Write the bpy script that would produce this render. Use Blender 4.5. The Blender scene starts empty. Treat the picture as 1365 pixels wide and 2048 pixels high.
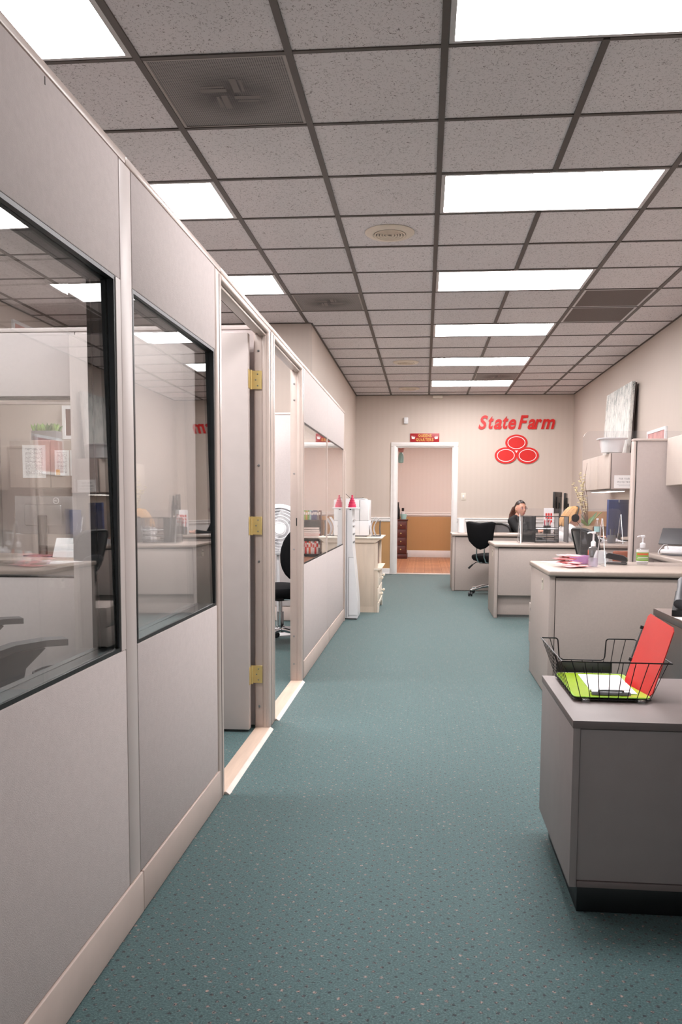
import bpy, bmesh, math, random
from mathutils import Matrix, Vector
random.seed(7)
S = bpy.context.scene
PI = math.pi
CEIL = 2.913          # ceiling height
XP = -0.773           # hall face of the office partition
YB = 13.36            # back wall
XR, XL = 2.36, -3.75  # right wall, left wall of the offices

# ---------------------------------------------------------------- camera, world, exposure
cd = bpy.data.cameras.new('camera'); cam = bpy.data.objects.new('camera', cd); S.collection.objects.link(cam)
cd.sensor_fit = 'VERTICAL'; cd.sensor_height = 36.0; cd.sensor_width = 24.0
cd.lens = 1622.36 * 36 / 2048
cd.shift_x = -20.16 / 2048; cd.shift_y = 116.54 / 2048
cd.clip_start = 0.02; cd.clip_end = 80
cam.matrix_world = (Matrix.Translation((0, 0, 1.1526)) @ Matrix.Rotation(.0889, 4, 'Z') @ Matrix.Rotation(-.08183, 4, 'X')
                    @ Matrix.Rotation(-.00653, 4, 'Y') @ Matrix.Rotation(PI / 2, 4, 'X'))
S.camera = cam
w = bpy.data.worlds.new('world'); S.world = w; w.use_nodes = True
w.node_tree.nodes['Background'].inputs[0].default_value = (.92, .96, 1.0, 1)
w.node_tree.nodes['Background'].inputs[1].default_value = 1.9
S.view_settings.view_transform = 'Standard'; S.view_settings.look = 'None'
S.view_settings.gamma = 1.0; S.view_settings.use_curve_mapping = False
S.view_settings.exposure = 0.0
S.cycles.diffuse_bounces = 6
LAMP = 27.5           # brightness of the ceiling light diffusers

# ---------------------------------------------------------------- materials
def lin(c):
    return tuple(((v / 255) / 12.92 if v / 255 <= .04045 else ((v / 255 + .055) / 1.055) ** 2.4) for v in c[:3]) + (1,)
MATS = {}
class N:
    """small wrapper for building a node tree"""
    def __init__(s, m):
        m.use_nodes = True; s.t = m.node_tree; s.t.nodes.clear()
        s.out = s.t.nodes.new('ShaderNodeOutputMaterial')
    def new(s, typ, ins=None, **kw):
        n = s.t.nodes.new(typ)
        for k, v in kw.items(): setattr(n, k, v)
        for k, v in (ins or {}).items():
            if isinstance(v, bpy.types.NodeSocket): s.t.links.new(v, n.inputs[k])
            else: n.inputs[k].default_value = v
        return n
    def math(s, op, a, b=0.0, clamp=False):
        n = s.new('ShaderNodeMath', {0: a, 1: b}, operation=op); n.use_clamp = clamp; return n.outputs[0]
    def mix(s, f, a, b):
        n = s.new('ShaderNodeMix', data_type='RGBA')
        for i, v in ((0, f), (6, a), (7, b)):
            if isinstance(v, bpy.types.NodeSocket): s.t.links.new(v, n.inputs[i])
            else: n.inputs[i].default_value = v
        return n.outputs[2]
    def ramp(s, f, stops):
        n = s.new('ShaderNodeValToRGB', {0: f}); e = n.color_ramp.elements
        while len(e) < len(stops): e.new(.5)
        for i, (p, c) in enumerate(stops): e[i].position = p; e[i].color = c
        return n.outputs[0]
    def link(s, a, b): s.t.links.new(a, b)

def M(name, col, rough=.55, metal=0.0, var=.06, vs=14.0, bump=0.0, bs=250.0, spec=.5, emit=0.0, coat=0.0, trans=0.0, stretch=None):
    """plain procedural surface: colour with noise variation, fine bump"""
    if name in MATS: return MATS[name]
    m = bpy.data.materials.new(name); n = N(m); c = lin(col)
    tc = n.new('ShaderNodeTexCoord').outputs['Object']
    if stretch: tc = n.new('ShaderNodeMapping', {0: tc, 3: stretch}).outputs[0]
    no = n.new('ShaderNodeTexNoise', {'Vector': tc, 'Scale': vs, 'Detail': 4.0})
    lo = tuple(v * (1 - var) for v in c[:3]) + (1,); hi = tuple(min(1, v * (1 + var)) for v in c[:3]) + (1,)
    cc = n.ramp(no.outputs[0], [(.3, lo), (.7, hi)])
    b = n.new('ShaderNodeBsdfPrincipled', {'Base Color': cc, 'Roughness': rough, 'Metallic': metal, 'Specular IOR Level': spec, 'Coat Weight': coat, 'Transmission Weight': trans})
    if emit:
        n.link(cc, b.inputs['Emission Color']); b.inputs['Emission Strength'].default_value = emit
    if bump:
        nb = n.new('ShaderNodeTexNoise', {'Vector': tc, 'Scale': bs, 'Detail': 3.0})
        bp = n.new('ShaderNodeBump', {'Height': nb.outputs[0], 'Strength': bump, 'Distance': .002})
        n.link(bp.outputs[0], b.inputs['Normal'])
    n.link(b.outputs[0], n.out.inputs[0]); m.diffuse_color = c
    MATS[name] = m; return m

def glass(name, tint=(1, 1, 1), base=.04, milk=0.0, rough=0.0):
    """pane: clear transmission plus Schlick reflection, optionally a little milky"""
    if name in MATS: return MATS[name]
    m = bpy.data.materials.new(name); n = N(m)
    f = n.new('ShaderNodeLayerWeight', {0: .5}).outputs['Facing']
    r = n.math('ADD', n.math('MULTIPLY', n.math('POWER', f, 5.0), 1 - base), base, True)
    tr = n.new('ShaderNodeBsdfTransparent', {0: tuple(tint) + (1,)}).outputs[0]
    if milk:
        df = n.new('ShaderNodeBsdfDiffuse', {0: (.9, .9, .9, 1)}).outputs[0]
        tr = n.new('ShaderNodeMixShader', {0: milk, 1: tr, 2: df}).outputs[0]
    gl = n.new('ShaderNodeBsdfGlossy', {0: (1, 1, 1, 1), 1: rough}).outputs[0]
    mx = n.new('ShaderNodeMixShader', {0: r, 1: tr, 2: gl})
    n.link(mx.outputs[0], n.out.inputs[0]); MATS[name] = m; return m

def m_emit(name, col, st):
    m = bpy.data.materials.new(name); n = N(m)
    e = n.new('ShaderNodeEmission', {0: lin(col), 1: st}); n.link(e.outputs[0], n.out.inputs[0]); MATS[name] = m; return m

def m_carpet():
    m = bpy.data.materials.new('teal_carpet'); n = N(m)
    tc = n.new('ShaderNodeTexCoord').outputs['Object']
    rot = n.new('ShaderNodeMapping', {0: tc, 2: (0, 0, PI / 4), 3: (1, 1, 1)}).outputs[0]
    big = n.new('ShaderNodeTexNoise', {'Vector': tc, 'Scale': 1.3, 'Detail': 3.0}).outputs[0]
    fine = n.new('ShaderNodeTexNoise', {'Vector': tc, 'Scale': 190.0, 'Detail': 3.0, 'Roughness': .7}).outputs[0]
    base = n.ramp(fine, [(.28, lin((36, 62, 65))), (.5, lin((63, 94, 96))), (.72, lin((104, 134, 132)))])
    base = n.mix(n.math('MULTIPLY', big, .3), base, lin((76, 102, 103)))
    v1 = n.new('ShaderNodeTexVoronoi', {'Vector': rot, 'Scale': 36.2, 'Randomness': .34}, voronoi_dimensions='2D')
    wob = n.math('ADD', v1.outputs['Distance'], n.math('MULTIPLY', n.math('SUBTRACT', fine, .5), .40))
    spot = n.math('DIVIDE', n.math('SUBTRACT', .205, wob), .08, True)
    sep = n.new('ShaderNodeSeparateColor', {0: v1.outputs['Color']})
    fl2 = n.new('ShaderNodeTexNoise', {'Vector': tc, 'Scale': 170.0, 'Detail': 1.0}).outputs[0]
    kind = n.ramp(n.math('ADD', n.math('MULTIPLY', sep.outputs[0], .22), n.math('MULTIPLY', fl2, .80)), [(.47, lin((22, 21, 27))), (.535, lin((58, 46, 50))), (.585, lin((138, 106, 102))), (.72, lin((196, 166, 154)))])
    on = n.math('MULTIPLY', spot, n.math('ADD', .40, n.math('MULTIPLY', sep.outputs[1], .5)))
    col = n.mix(on, base, kind)
    b = n.new('ShaderNodeBsdfPrincipled', {'Base Color': col, 'Roughness': .7, 'Specular IOR Level': .35, 'Sheen Weight': .22, 'Sheen Roughness': .45})
    bp = n.new('ShaderNodeBump', {'Height': fine, 'Strength': .55, 'Distance': .004}); n.link(bp.outputs[0], b.inputs['Normal'])
    n.link(b.outputs[0], n.out.inputs[0]); MATS['teal_carpet'] = m; return m

def m_tile():
    m = bpy.data.materials.new('fissured_ceiling_tile'); n = N(m)
    p = n.new('ShaderNodeNewGeometry').outputs['Position']
    info = n.new('ShaderNodeObjectInfo').outputs['Random']
    off = n.new('ShaderNodeVectorMath', {0: p, 1: n.new('ShaderNodeCombineXYZ', {0: n.math('MULTIPLY', info, 37.0), 1: n.math('MULTIPLY', info, 91.0)}).outputs[0]}, operation='ADD').outputs[0]
    wv = n.new('ShaderNodeTexNoise', {'Vector': off, 'Scale': 45.0, 'Detail': 2.0, 'Distortion': 1.2}).outputs[0]
    worm = n.math('LESS_THAN', n.math('ABSOLUTE', n.math('SUBTRACT', wv, .5)), .016)
    gate = n.math('GREATER_THAN', n.new('ShaderNodeTexNoise', {'Vector': off, 'Scale': 75.0, 'Detail': 1.0}).outputs[0], .50)
    pv = n.new('ShaderNodeTexVoronoi', {'Vector': off, 'Scale': 85.0, 'Randomness': 1.0})
    pin = n.math('LESS_THAN', pv.outputs['Distance'], .11)
    hole = n.math('MAXIMUM', n.math('MULTIPLY', worm, gate), pin)
    tone = n.new('ShaderNodeTexNoise', {'Vector': p, 'Scale': 2.0, 'Detail': 2.0}).outputs[0]
    base = n.mix(n.math('ADD', n.math('MULTIPLY', tone, .5), n.math('MULTIPLY', info, .5)), lin((214, 208, 209)), lin((224, 218, 219)))
    col = n.mix(n.math('MULTIPLY', hole, .72), base, lin((84, 72, 68)))
    b = n.new('ShaderNodeBsdfPrincipled', {'Base Color': col, 'Roughness': .92, 'Specular IOR Level': .1})
    bp = n.new('ShaderNodeBump', {'Height': n.math('SUBTRACT', 1.0, hole), 'Strength': .3, 'Distance': .003}); n.link(bp.outputs[0], b.inputs['Normal'])
    n.link(b.outputs[0], n.out.inputs[0]); MATS['fissured_ceiling_tile'] = m; return m

def m_wall(name, c1, c2, period=.05, amount=1.0):
    """wallpaper with faint vertical stripes"""
    m = bpy.data.materials.new(name); n = N(m)
    tc = n.new('ShaderNodeTexCoord').outputs['Object']; s = n.new('ShaderNodeSeparateXYZ', {0: tc})
    h = n.math('ADD', s.outputs[0], s.outputs[1])
    st = n.math('ADD', n.math('MULTIPLY', n.math('SINE', n.math('MULTIPLY', h, 2 * PI / period)), .5 * amount), .5)
    no = n.new('ShaderNodeTexNoise', {'Vector': tc, 'Scale': 3.0, 'Detail': 3.0}).outputs[0]
    col = n.mix(n.math('ADD', n.math('MULTIPLY', st, .5), n.math('MULTIPLY', no, .5)), lin(c1), lin(c2))
    b = n.new('ShaderNodeBsdfPrincipled', {'Base Color': col, 'Roughness': .6, 'Specular IOR Level': .35})
    nb = n.new('ShaderNodeTexNoise', {'Vector': tc, 'Scale': 160.0}).outputs[0]
    bp = n.new('ShaderNodeBump', {'Height': nb, 'Strength': .15, 'Distance': .002}); n.link(bp.outputs[0], b.inputs['Normal'])
    n.link(b.outputs[0], n.out.inputs[0]); MATS[name] = m; return m

def m_grille(name, c_face, c_hole, pitch, dirt):
    """perforated sheet: holes on a square pitch, and dirt with a shape of its own (blown-on dust in a pinwheel)"""
    m = bpy.data.materials.new(name); n = N(m)
    tc = n.new('ShaderNodeTexCoord').outputs['Object']; s = n.new('ShaderNodeSeparateXYZ', {0: tc}); x, y = s.outputs[0], s.outputs[1]
    def cell(a): return n.math('ABSOLUTE', n.math('SUBTRACT', n.math('FRACT', n.math('DIVIDE', a, pitch)), .5))
    d = n.math('SQRT', n.math('ADD', n.math('POWER', cell(x), 2.0), n.math('POWER', cell(y), 2.0)))
    hole = n.math('LESS_THAN', d, .30)
    col = n.mix(hole, lin(c_face), lin(c_hole))
    if dirt:
        r = n.math('SQRT', n.math('ADD', n.math('POWER', x, 2.0), n.math('POWER', y, 2.0)))
        no = n.new('ShaderNodeTexNoise', {'Vector': tc, 'Scale': 9.0, 'Detail': 5.0, 'Distortion': .6}).outputs[0]
        k = n.math('MULTIPLY', n.math('SUBTRACT', 1.0, n.math('DIVIDE', r, .24), True), n.math('MULTIPLY', no, 2.1), True)
        col = n.mix(n.math('MULTIPLY', k, dirt), col, lin((40, 34, 32)))
    b = n.new('ShaderNodeBsdfPrincipled', {'Base Color': col, 'Roughness': .6})
    n.link(b.outputs[0], n.out.inputs[0]); MATS[name] = m; return m

def m_paper(name, lines, ink=(70, 70, 75), width=.75):
    """white sheet; `lines` rows of small illegible print, made of broken dashes"""
    m = bpy.data.materials.new(name); n = N(m)
    s = n.new('ShaderNodeSeparateXYZ', {0: n.new('ShaderNodeTexCoord').outputs['Generated']})
    u, v = s.outputs[0], s.outputs[2]
    row = n.math('MULTIPLY', v, float(lines))
    band = n.math('LESS_THAN', n.math('FRACT', row), .42)
    wn = n.new('ShaderNodeTexNoise', {'Vector': n.new('ShaderNodeCombineXYZ', {0: n.math('MULTIPLY', u, 26.0), 1: n.math('MULTIPLY', n.math('FLOOR', row), 7.3)}).outputs[0], 'Scale': 1.0}).outputs[0]
    txt = n.math('MULTIPLY', band, n.math('GREATER_THAN', wn, .47))
    inside = n.math('MULTIPLY', n.math('LESS_THAN', n.math('ABSOLUTE', n.math('SUBTRACT', u, .5)), width / 2), n.math('LESS_THAN', n.math('ABSOLUTE', n.math('SUBTRACT', v, .5)), .42))
    col = n.mix(n.math('MULTIPLY', n.math('MULTIPLY', txt, inside), .75), lin((238, 238, 238)), lin(ink))
    b = n.new('ShaderNodeBsdfPrincipled', {'Base Color': col, 'Roughness': .7})
    n.link(b.outputs[0], n.out.inputs[0]); MATS[name] = m; return m

def m_canvas():
    m = bpy.data.materials.new('abstract_canvas'); n = N(m)
    tc = n.new('ShaderNodeTexCoord').outputs['Object']
    st = n.new('ShaderNodeMapping', {0: tc, 3: (1, 1, .22)}).outputs[0]
    a = n.new('ShaderNodeTexNoise', {'Vector': st, 'Scale': 34.0, 'Detail': 5.0, 'Roughness': .7}).outputs[0]
    c = n.new('ShaderNodeTexNoise', {'Vector': tc, 'Scale': 90.0, 'Detail': 4.0}).outputs[0]
    z = n.new('ShaderNodeSeparateXYZ', {0: tc}).outputs[2]
    top = n.math('MULTIPLY', n.math('SUBTRACT', z, .34), 1.1, True)
    k = n.math('ADD', a, n.math('MULTIPLY', top, n.math('SUBTRACT', c, .34)))
    col = n.ramp(k, [(.44, lin((226, 223, 218))), (.56, lin((204, 203, 199))), (.66, lin((140, 147, 145))), (.80, lin((84, 96, 96)))])
    b = n.new('ShaderNodeBsdfPrincipled', {'Base Color': col, 'Roughness': .7})
    n.link(b.outputs[0], n.out.inputs[0]); MATS['abstract_canvas'] = m; return m

def m_parquet():
    m = bpy.data.materials.new('parquet_wood'); n = N(m)
    tc = n.new('ShaderNodeTexCoord').outputs['Object']; s = n.new('ShaderNodeSeparateXYZ', {0: tc})
    ci = n.math('FLOOR', n.math('DIVIDE', s.outputs[0], .1524)); cj = n.math('FLOOR', n.math('DIVIDE', s.outputs[1], .1524))
    par = n.math('MODULO', n.math('ABSOLUTE', n.math('ADD', ci, cj)), 2.0)
    st = n.math('ADD', n.math('MULTIPLY', par, s.outputs[0]), n.math('MULTIPLY', n.math('SUBTRACT', 1.0, par), s.outputs[1]))
    idx = n.math('FLOOR', n.math('DIVIDE', st, .0305))
    wn = n.new('ShaderNodeTexWhiteNoise', {'Vector': n.new('ShaderNodeCombineXYZ', {0: idx, 1: ci, 2: cj}).outputs[0]}).outputs[0]
    gap = n.math('LESS_THAN', n.math('FRACT', n.math('DIVIDE', st, .0305)), .08)
    info = n.new('ShaderNodeObjectInfo').outputs['Random']
    col = n.ramp(n.math('ADD', n.math('MULTIPLY', wn, .75), n.math('MULTIPLY', info, .25)), [(0, lin((146, 92, 62))), (.5, lin((182, 124, 88))), (1, lin((204, 150, 112)))])
    col = n.mix(n.math('MULTIPLY', gap, .5), col, lin((70, 40, 28)))
    b = n.new('ShaderNodeBsdfPrincipled', {'Base Color': col, 'Roughness': .4})
    n.link(b.outputs[0], n.out.inputs[0]); MATS['parquet_wood'] = m; return m

m_carpet(); m_tile(); m_canvas(); m_parquet()
m_wall('beige_wall', (190, 177, 168), (196, 183, 174), .05, .5)
m_wall('stripe_wall', (206, 192, 181), (211, 197, 187), .09, .6); m_wall('passage_wall', (224, 213, 206), (228, 218, 212), .09, .6)
m_wall('tan_wainscot', (190, 146, 98), (198, 154, 106), .03, .4)
m_grille('vent_mesh', (138, 131, 129), (40, 35, 34), .0092, .92)
m_grille('return_mesh', (98, 84, 78), (46, 38, 35), .0075, 0)
m_paper('print_page', 26); m_paper('letter_page', 18, width=.68); m_paper('form_page', 11)
M('panel_fabric', (206, 196, 194), .9, var=.03, vs=60, bump=.35, bs=420, spec=.2)
M('panel_paint', (214, 202, 198), .42, var=.02)
M('frame_paint', (206, 189, 180), .3, var=.02, spec=.6)
M('plinth_paint', (208, 190, 181), .45, var=.03)
M('seam_dark', (70, 60, 58), .8); M('gasket', (20, 20, 22), .4)
M('sill_wood', (204, 180, 162), .5, var=.10, vs=30, stretch=(1, .1, 1)); M('sill_edge', (212, 198, 190), .45)
M('tee_dark', (74, 65, 60), .5, var=.05)
M('lamp_frame', (190, 186, 186), .35); M('white_trim', (240, 236, 234), .4, var=.02)
M('vent_frame', (150, 140, 135), .45); M('diffuser_cream', (222, 208, 192), .5)
M('laminate', (186, 172, 165), .55, var=.03, vs=90, bump=.1, bs=500); M('laminate_top', (171, 156, 146), .38, var=.03, vs=70)
M('door_laminate', (204, 189, 178), .5, var=.03)
M('taupe_side', (154, 143, 141), .5, var=.03, bump=.12, bs=600); M('taupe_top', (120, 107, 105), .48, var=.03)
M('brown_gloss', (70, 54, 51), .24, var=.05); M('brown_top', (128, 112, 106), .35)
M('black_plastic', (22, 22, 24), .38); M('black_fabric', (20, 20, 22), .9, bump=.4, bs=500, spec=.15)
M('black_wire', (24, 23, 24), .35, .3); M('dark_gray', (62, 62, 66), .5); M('mid_gray', (128, 128, 130), .5)
M('chrome', (220, 220, 222), .12, 1.0, var=.01); M('steel', (176, 176, 178), .28, 1.0); M('brass', (232, 206, 140), .36, .45, var=.06); M('screen_fabric', (180, 166, 160), .9, var=.03, vs=60, bump=.35, bs=420, spec=.2); M('dirty_metal', (112, 103, 100), .6); M('taupe_joint', (88, 80, 78), .7)
M('white_plastic', (232, 231, 233), .35, var=.01); M('white_gloss', (244, 244, 246), .2, var=.01)
M('cream_plastic', (226, 216, 202), .4); M('ivory_wood', (222, 203, 184), .5, var=.06, vs=8, stretch=(3, 3, .3)); M('ivory_paint', (238, 226, 210), .4)
M('sign_red', (216, 32, 28), .4, var=.02); M('plaque_red', (168, 26, 34), .4); M('gold_letter', (226, 178, 88), .4)
M('print_white', (240, 238, 236), .6, var=.01); M('paper_white', (240, 240, 242), .7, var=.01)
M('red_acrylic', (226, 56, 54), .18, var=.02, coat=.4); M('green_acrylic', (168, 204, 40), .22, var=.05, coat=.3); M('green_edge', (180, 240, 90), .25)
M('pink_film', (242, 160, 162), .35, var=.3, vs=30); M('purple_band', (198, 142, 200), .4)
M('rosewood', (86, 40, 34), .35, var=.2, vs=10, stretch=(1, 1, .2)); M('cardboard', (176, 136, 98), .8, var=.05)
M('navy_plastic', (58, 72, 122), .35, var=.05); M('navy_dark', (36, 44, 72), .3); M('screen_black', (14, 15, 18), .12)
M('mesh_gray', (120, 118, 120), .9, bump=.3); M('leaf_green', (120, 158, 74), .45, var=.2); M('leaf_dark', (70, 110, 58), .5, var=.2); M('twig', (112, 78, 58), .7)
M('blossom', (226, 212, 172), .6, var=.1); M('pot_cream', (228, 208, 176), .5); M('orange_plastic', (226, 92, 46), .4)
M('pink_silicone', (206, 36, 84), .5, var=.05); M('teal_glaze', (168, 212, 210), .3); M('label_green', (132, 178, 60), .5); M('label_orange', (226, 96, 44), .5)
M('gray_tub', (112, 112, 116), .6); M('leather_brown', (150, 82, 56), .5); M('picture_pink', (206, 150, 146), .6, var=.3, vs=6)
M('skin', (214, 160, 138), .5, var=.04, spec=.4); M('skin_fair', (228, 178, 158), .5, var=.04, spec=.4); M('lip', (186, 92, 92), .4)
M('hair_dark', (44, 30, 26), .45, var=.35, vs=60, stretch=(6, 6, .6)); M('hair_brown', (88, 56, 44), .5, var=.3, vs=60, stretch=(6, 6, .6)); M('hair_blonde', (206, 160, 108), .45, var=.3, vs=70, stretch=(6, 6, .5))
M('cloth_black', (18, 18, 20), .85, bump=.3, bs=300); M('cloth_white', (228, 224, 222), .85, bump=.3, bs=300); M('denim', (44, 52, 72), .85)
M('eye_white', (236, 232, 228), .2); M('iris', (52, 36, 28), .15)
glass('window_glass', (.975, .985, .985)); glass('acrylic_sheet', (.97, .97, .98), .035, .012); glass('acrylic_edge', (.8, .85, .86), .3, .35, .2)
glass('clear_bottle', (.94, .95, .96), .05, .06); glass('tub_plastic', (.9, .9, .9), .05, .72, .2); glass('lilac_gel', (.82, .76, .9), .05, .25)
glass('lens', (.96, .96, .98), .06); glass('mesh_net', (.20, .20, .21), .0, .03, .5)
m_emit('lamp_glow', (255, 251, 251), LAMP); m_emit('under_glow', (255, 246, 236), 5.0); m_emit('passage_glow', (255, 249, 248), 31.0)

# ---------------------------------------------------------------- mesh builder
class MB:
    def __init__(s): s.v = []; s.f = []; s.m = []; s.T = Matrix.Identity(4)
    def add(s, vs, fs, m=0):
        o = len(s.v); s.v += [tuple(s.T @ Vector(p)) for p in vs]
        flip = s.T.determinant() < 0
        for f in fs:
            s.f.append([o + i for i in (reversed(f) if flip else f)]); s.m.append(m)
        return s
    def box(s, x0, x1, y0, y1, z0, z1, m=0):
        v = [(x, y, z) for z in (z0, z1) for y in (y0, y1) for x in (x0, x1)]
        return s.add(v, [(0, 2, 3, 1), (4, 5, 7, 6), (0, 1, 5, 4), (2, 6, 7, 3), (0, 4, 6, 2), (1, 3, 7, 5)], m)
    def rbox(s, x0, x1, y0, y1, z0, z1, r=.004, m=0, seg=2):
        bm = bmesh.new(); bmesh.ops.create_cube(bm, size=1)
        for p in bm.verts: p.co = Vector((x0 + (p.co.x + .5) * (x1 - x0), y0 + (p.co.y + .5) * (y1 - y0), z0 + (p.co.z + .5) * (z1 - z0)))
        bmesh.ops.bevel(bm, geom=bm.edges[:] + bm.verts[:], offset=r, segments=seg, profile=.5, affect='EDGES')
        return s.bm(bm, m)
    def bm(s, bm, m=0):
        bm.verts.index_update()
        s.add([p.co[:] for p in bm.verts], [[q.index for q in f.verts] for f in bm.faces], m); bm.free(); return s
    def tube(s, pts, r, n=8, closed=False, m=0, caps=True):
        pts = [Vector(p) for p in pts]; k = len(pts); rs = r if isinstance(r, (list, tuple)) else [r] * k
        vs, fs, up = [], [], None
        for i, p in enumerate(pts):
            a = pts[i - 1] if (i or closed) else pts[0]; b = pts[(i + 1) % k] if (i < k - 1 or closed) else pts[-1]
            t = (b - a).normalized()
            if up is None: up = t.orthogonal().normalized()
            up = (up - t * up.dot(t)); up = up.normalized() if up.length > 1e-6 else t.orthogonal().normalized()
            sd = t.cross(up)
            vs += [p + (up * math.cos(2 * PI * j / n) + sd * math.sin(2 * PI * j / n)) * rs[i] for j in range(n)]
        for i in range(k if closed else k - 1):
            a, b = i * n, ((i + 1) % k) * n
            fs += [(a + j, a + (j + 1) % n, b + (j + 1) % n, b + j) for j in range(n)]
        if caps and not closed: fs += [tuple(reversed(range(n))), tuple(range((k - 1) * n, k * n))]
        return s.add(vs, fs, m)
    def cyl(s, p0, p1, r0, r1=None, n=16, m=0): return s.tube([p0, p1], [r0, r0 if r1 is None else r1], n, m=m)
    def lathe(s, prof, n=24, c=(0, 0, 0), m=0, caps=True, sx=1, sy=1):
        vs = [(c[0] + r * sx * math.cos(2 * PI * j / n), c[1] + r * sy * math.sin(2 * PI * j / n), c[2] + z) for r, z in prof for j in range(n)]
        fs = [(i * n + j, i * n + (j + 1) % n, (i + 1) * n + (j + 1) % n, (i + 1) * n + j) for i in range(len(prof) - 1) for j in range(n)]
        if caps: fs += [tuple(reversed(range(n))), tuple(range((len(prof) - 1) * n, len(prof) * n))]
        return s.add(vs, fs, m)
    def ell(s, c, r, nu=16, nv=10, m=0):
        prof = [(max(1e-4, math.sin(PI * i / nv)), -math.cos(PI * i / nv)) for i in range(nv + 1)]
        vs = [(c[0] + a * r[0] * math.cos(2 * PI * j / nu), c[1] + a * r[1] * math.sin(2 * PI * j / nu), c[2] + b * r[2]) for a, b in prof for j in range(nu)]
        return s.add(vs, [(i * nu + j, i * nu + (j + 1) % nu, (i + 1) * nu + (j + 1) % nu, (i + 1) * nu + j) for i in range(nv) for j in range(nu)], m)
    def prism(s, poly, axis, a0, a1, m=0):
        """poly in the plane of the two other axes (in x,y,z order), extruded along axis; any winding"""
        def P(u, v, a): return (a, u, v) if axis == 'x' else (u, a, v) if axis == 'y' else (u, v, a)
        k = len(poly); A = sum(poly[i][0] * poly[(i + 1) % k][1] - poly[(i + 1) % k][0] * poly[i][1] for i in range(k))
        if (A > 0) == (axis == 'y'): poly = poly[::-1]
        vs = [P(u, v, a) for a in (a0, a1) for u, v in poly]
        return s.add(vs, [tuple(reversed(range(k))), tuple(range(k, 2 * k))] + [(i, (i + 1) % k, k + (i + 1) % k, k + i) for i in range(k)], m)
    def loft(s, rings, m=0, caps=True):
        n = len(rings[0]); vs = [p for r in rings for p in r]
        fs = [(i * n + j, i * n + (j + 1) % n, (i + 1) * n + (j + 1) % n, (i + 1) * n + j) for i in range(len(rings) - 1) for j in range(n)]
        if caps: fs += [tuple(reversed(range(n))), tuple(range((len(rings) - 1) * n, len(rings) * n))]
        return s.add(vs, fs, m)
    def sheet(s, fn, nu, nv, th, m=0):
        """surface fn(u, v) -> point, thickened by th along its normal"""
        g = [[Vector(fn(i / nu, j / nv)) for j in range(nv + 1)] for i in range(nu + 1)]; top = []; bot = []
        for i in range(nu + 1):
            for j in range(nv + 1):
                du = g[min(i + 1, nu)][j] - g[max(i - 1, 0)][j]; dv = g[i][min(j + 1, nv)] - g[i][max(j - 1, 0)]
                nn = du.cross(dv); nn = nn.normalized() if nn.length > 1e-9 else Vector((0, 0, 1))
                top.append(g[i][j] + nn * th / 2); bot.append(g[i][j] - nn * th / 2)
        K = nv + 1; o = len(top); I = lambda i, j: i * K + j
        fs = [(I(i, j), I(i + 1, j), I(i + 1, j + 1), I(i, j + 1)) for i in range(nu) for j in range(nv)]
        fs += [tuple(o + q for q in reversed(f)) for f in fs]
        rim = [I(i, 0) for i in range(nu + 1)] + [I(nu, j) for j in range(1, nv + 1)] + [I(i, nv) for i in range(nu - 1, -1, -1)] + [I(0, j) for j in range(nv - 1, 0, -1)]
        fs += [(rim[(q + 1) % len(rim)], rim[q], o + rim[q], o + rim[(q + 1) % len(rim)]) for q in range(len(rim))]
        return s.add(top + bot, fs, m)
    def mesh(s, name, mats, ang=38):
        me = bpy.data.meshes.new(name); me.from_pydata(s.v, [], s.f)
        for x in ([mats] if isinstance(mats, str) else mats): me.materials.append(MATS[x])
        me.polygons.foreach_set('material_index', s.m); me.polygons.foreach_set('use_smooth', [True] * len(s.f))
        me.update(); me.set_sharp_from_angle(angle=math.radians(ang)); return me
    def build(s, name, mats, parent=None, loc=(0, 0, 0), rotz=0, ang=38):
        o = bpy.data.objects.new(name, s.mesh(name, mats, ang)); S.collection.objects.link(o)
        o.location = loc; o.rotation_euler = (0, 0, rotz)
        if parent: o.parent = parent
        return o
def tag(o, label, cat, group=None):
    o['label'] = label; o['category'] = cat
    if group: o['group'] = group
    return o
def thing(name, label, cat, loc=(0, 0, 0), rotz=0, group=None):
    o = bpy.data.objects.new(name, None); S.collection.objects.link(o); o.empty_display_size = .1
    o.location = loc; o.rotation_euler = (0, 0, rotz); return tag(o, label, cat, group)
def frame_of(name):
    o = bpy.data.objects.new(name, None); S.collection.objects.link(o); o['kind'] = 'structure'; o.empty_display_size = .1; return o
def struct(o): o['kind'] = 'structure'; return o
def part(mesh, name, parent, loc=(0, 0, 0), rotz=0):
    o = bpy.data.objects.new(name, mesh); S.collection.objects.link(o); o.parent = parent; o.location = loc; o.rotation_euler = (0, 0, rotz); return o
def dup(o, loc, rotz=0, label=None, parent=None):
    c = o.copy(); S.collection.objects.link(c)
    if parent is None: c.location = loc; c.rotation_euler = (0, 0, rotz)
    else: c.parent = parent
    if label: c['label'] = label
    for ch in list(o.children): dup(ch, None, 0, None, c)
    return c
def solo(mb, name, mats, label, cat, loc=(0, 0, 0), rotz=0, group=None): return tag(mb.build(name, mats, None, loc, rotz), label, cat, group)
def arc(c, r, a0, a1, n, plane='xz'):
    out = []
    for i in range(n + 1):
        a = a0 + (a1 - a0) * i / n; u, v = r * math.cos(a), r * math.sin(a)
        out.append((c[0] + u, c[1], c[2] + v) if plane == 'xz' else (c[0] + u, c[1] + v, c[2]) if plane == 'xy' else (c[0], c[1] + u, c[2] + v))
    return out
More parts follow.
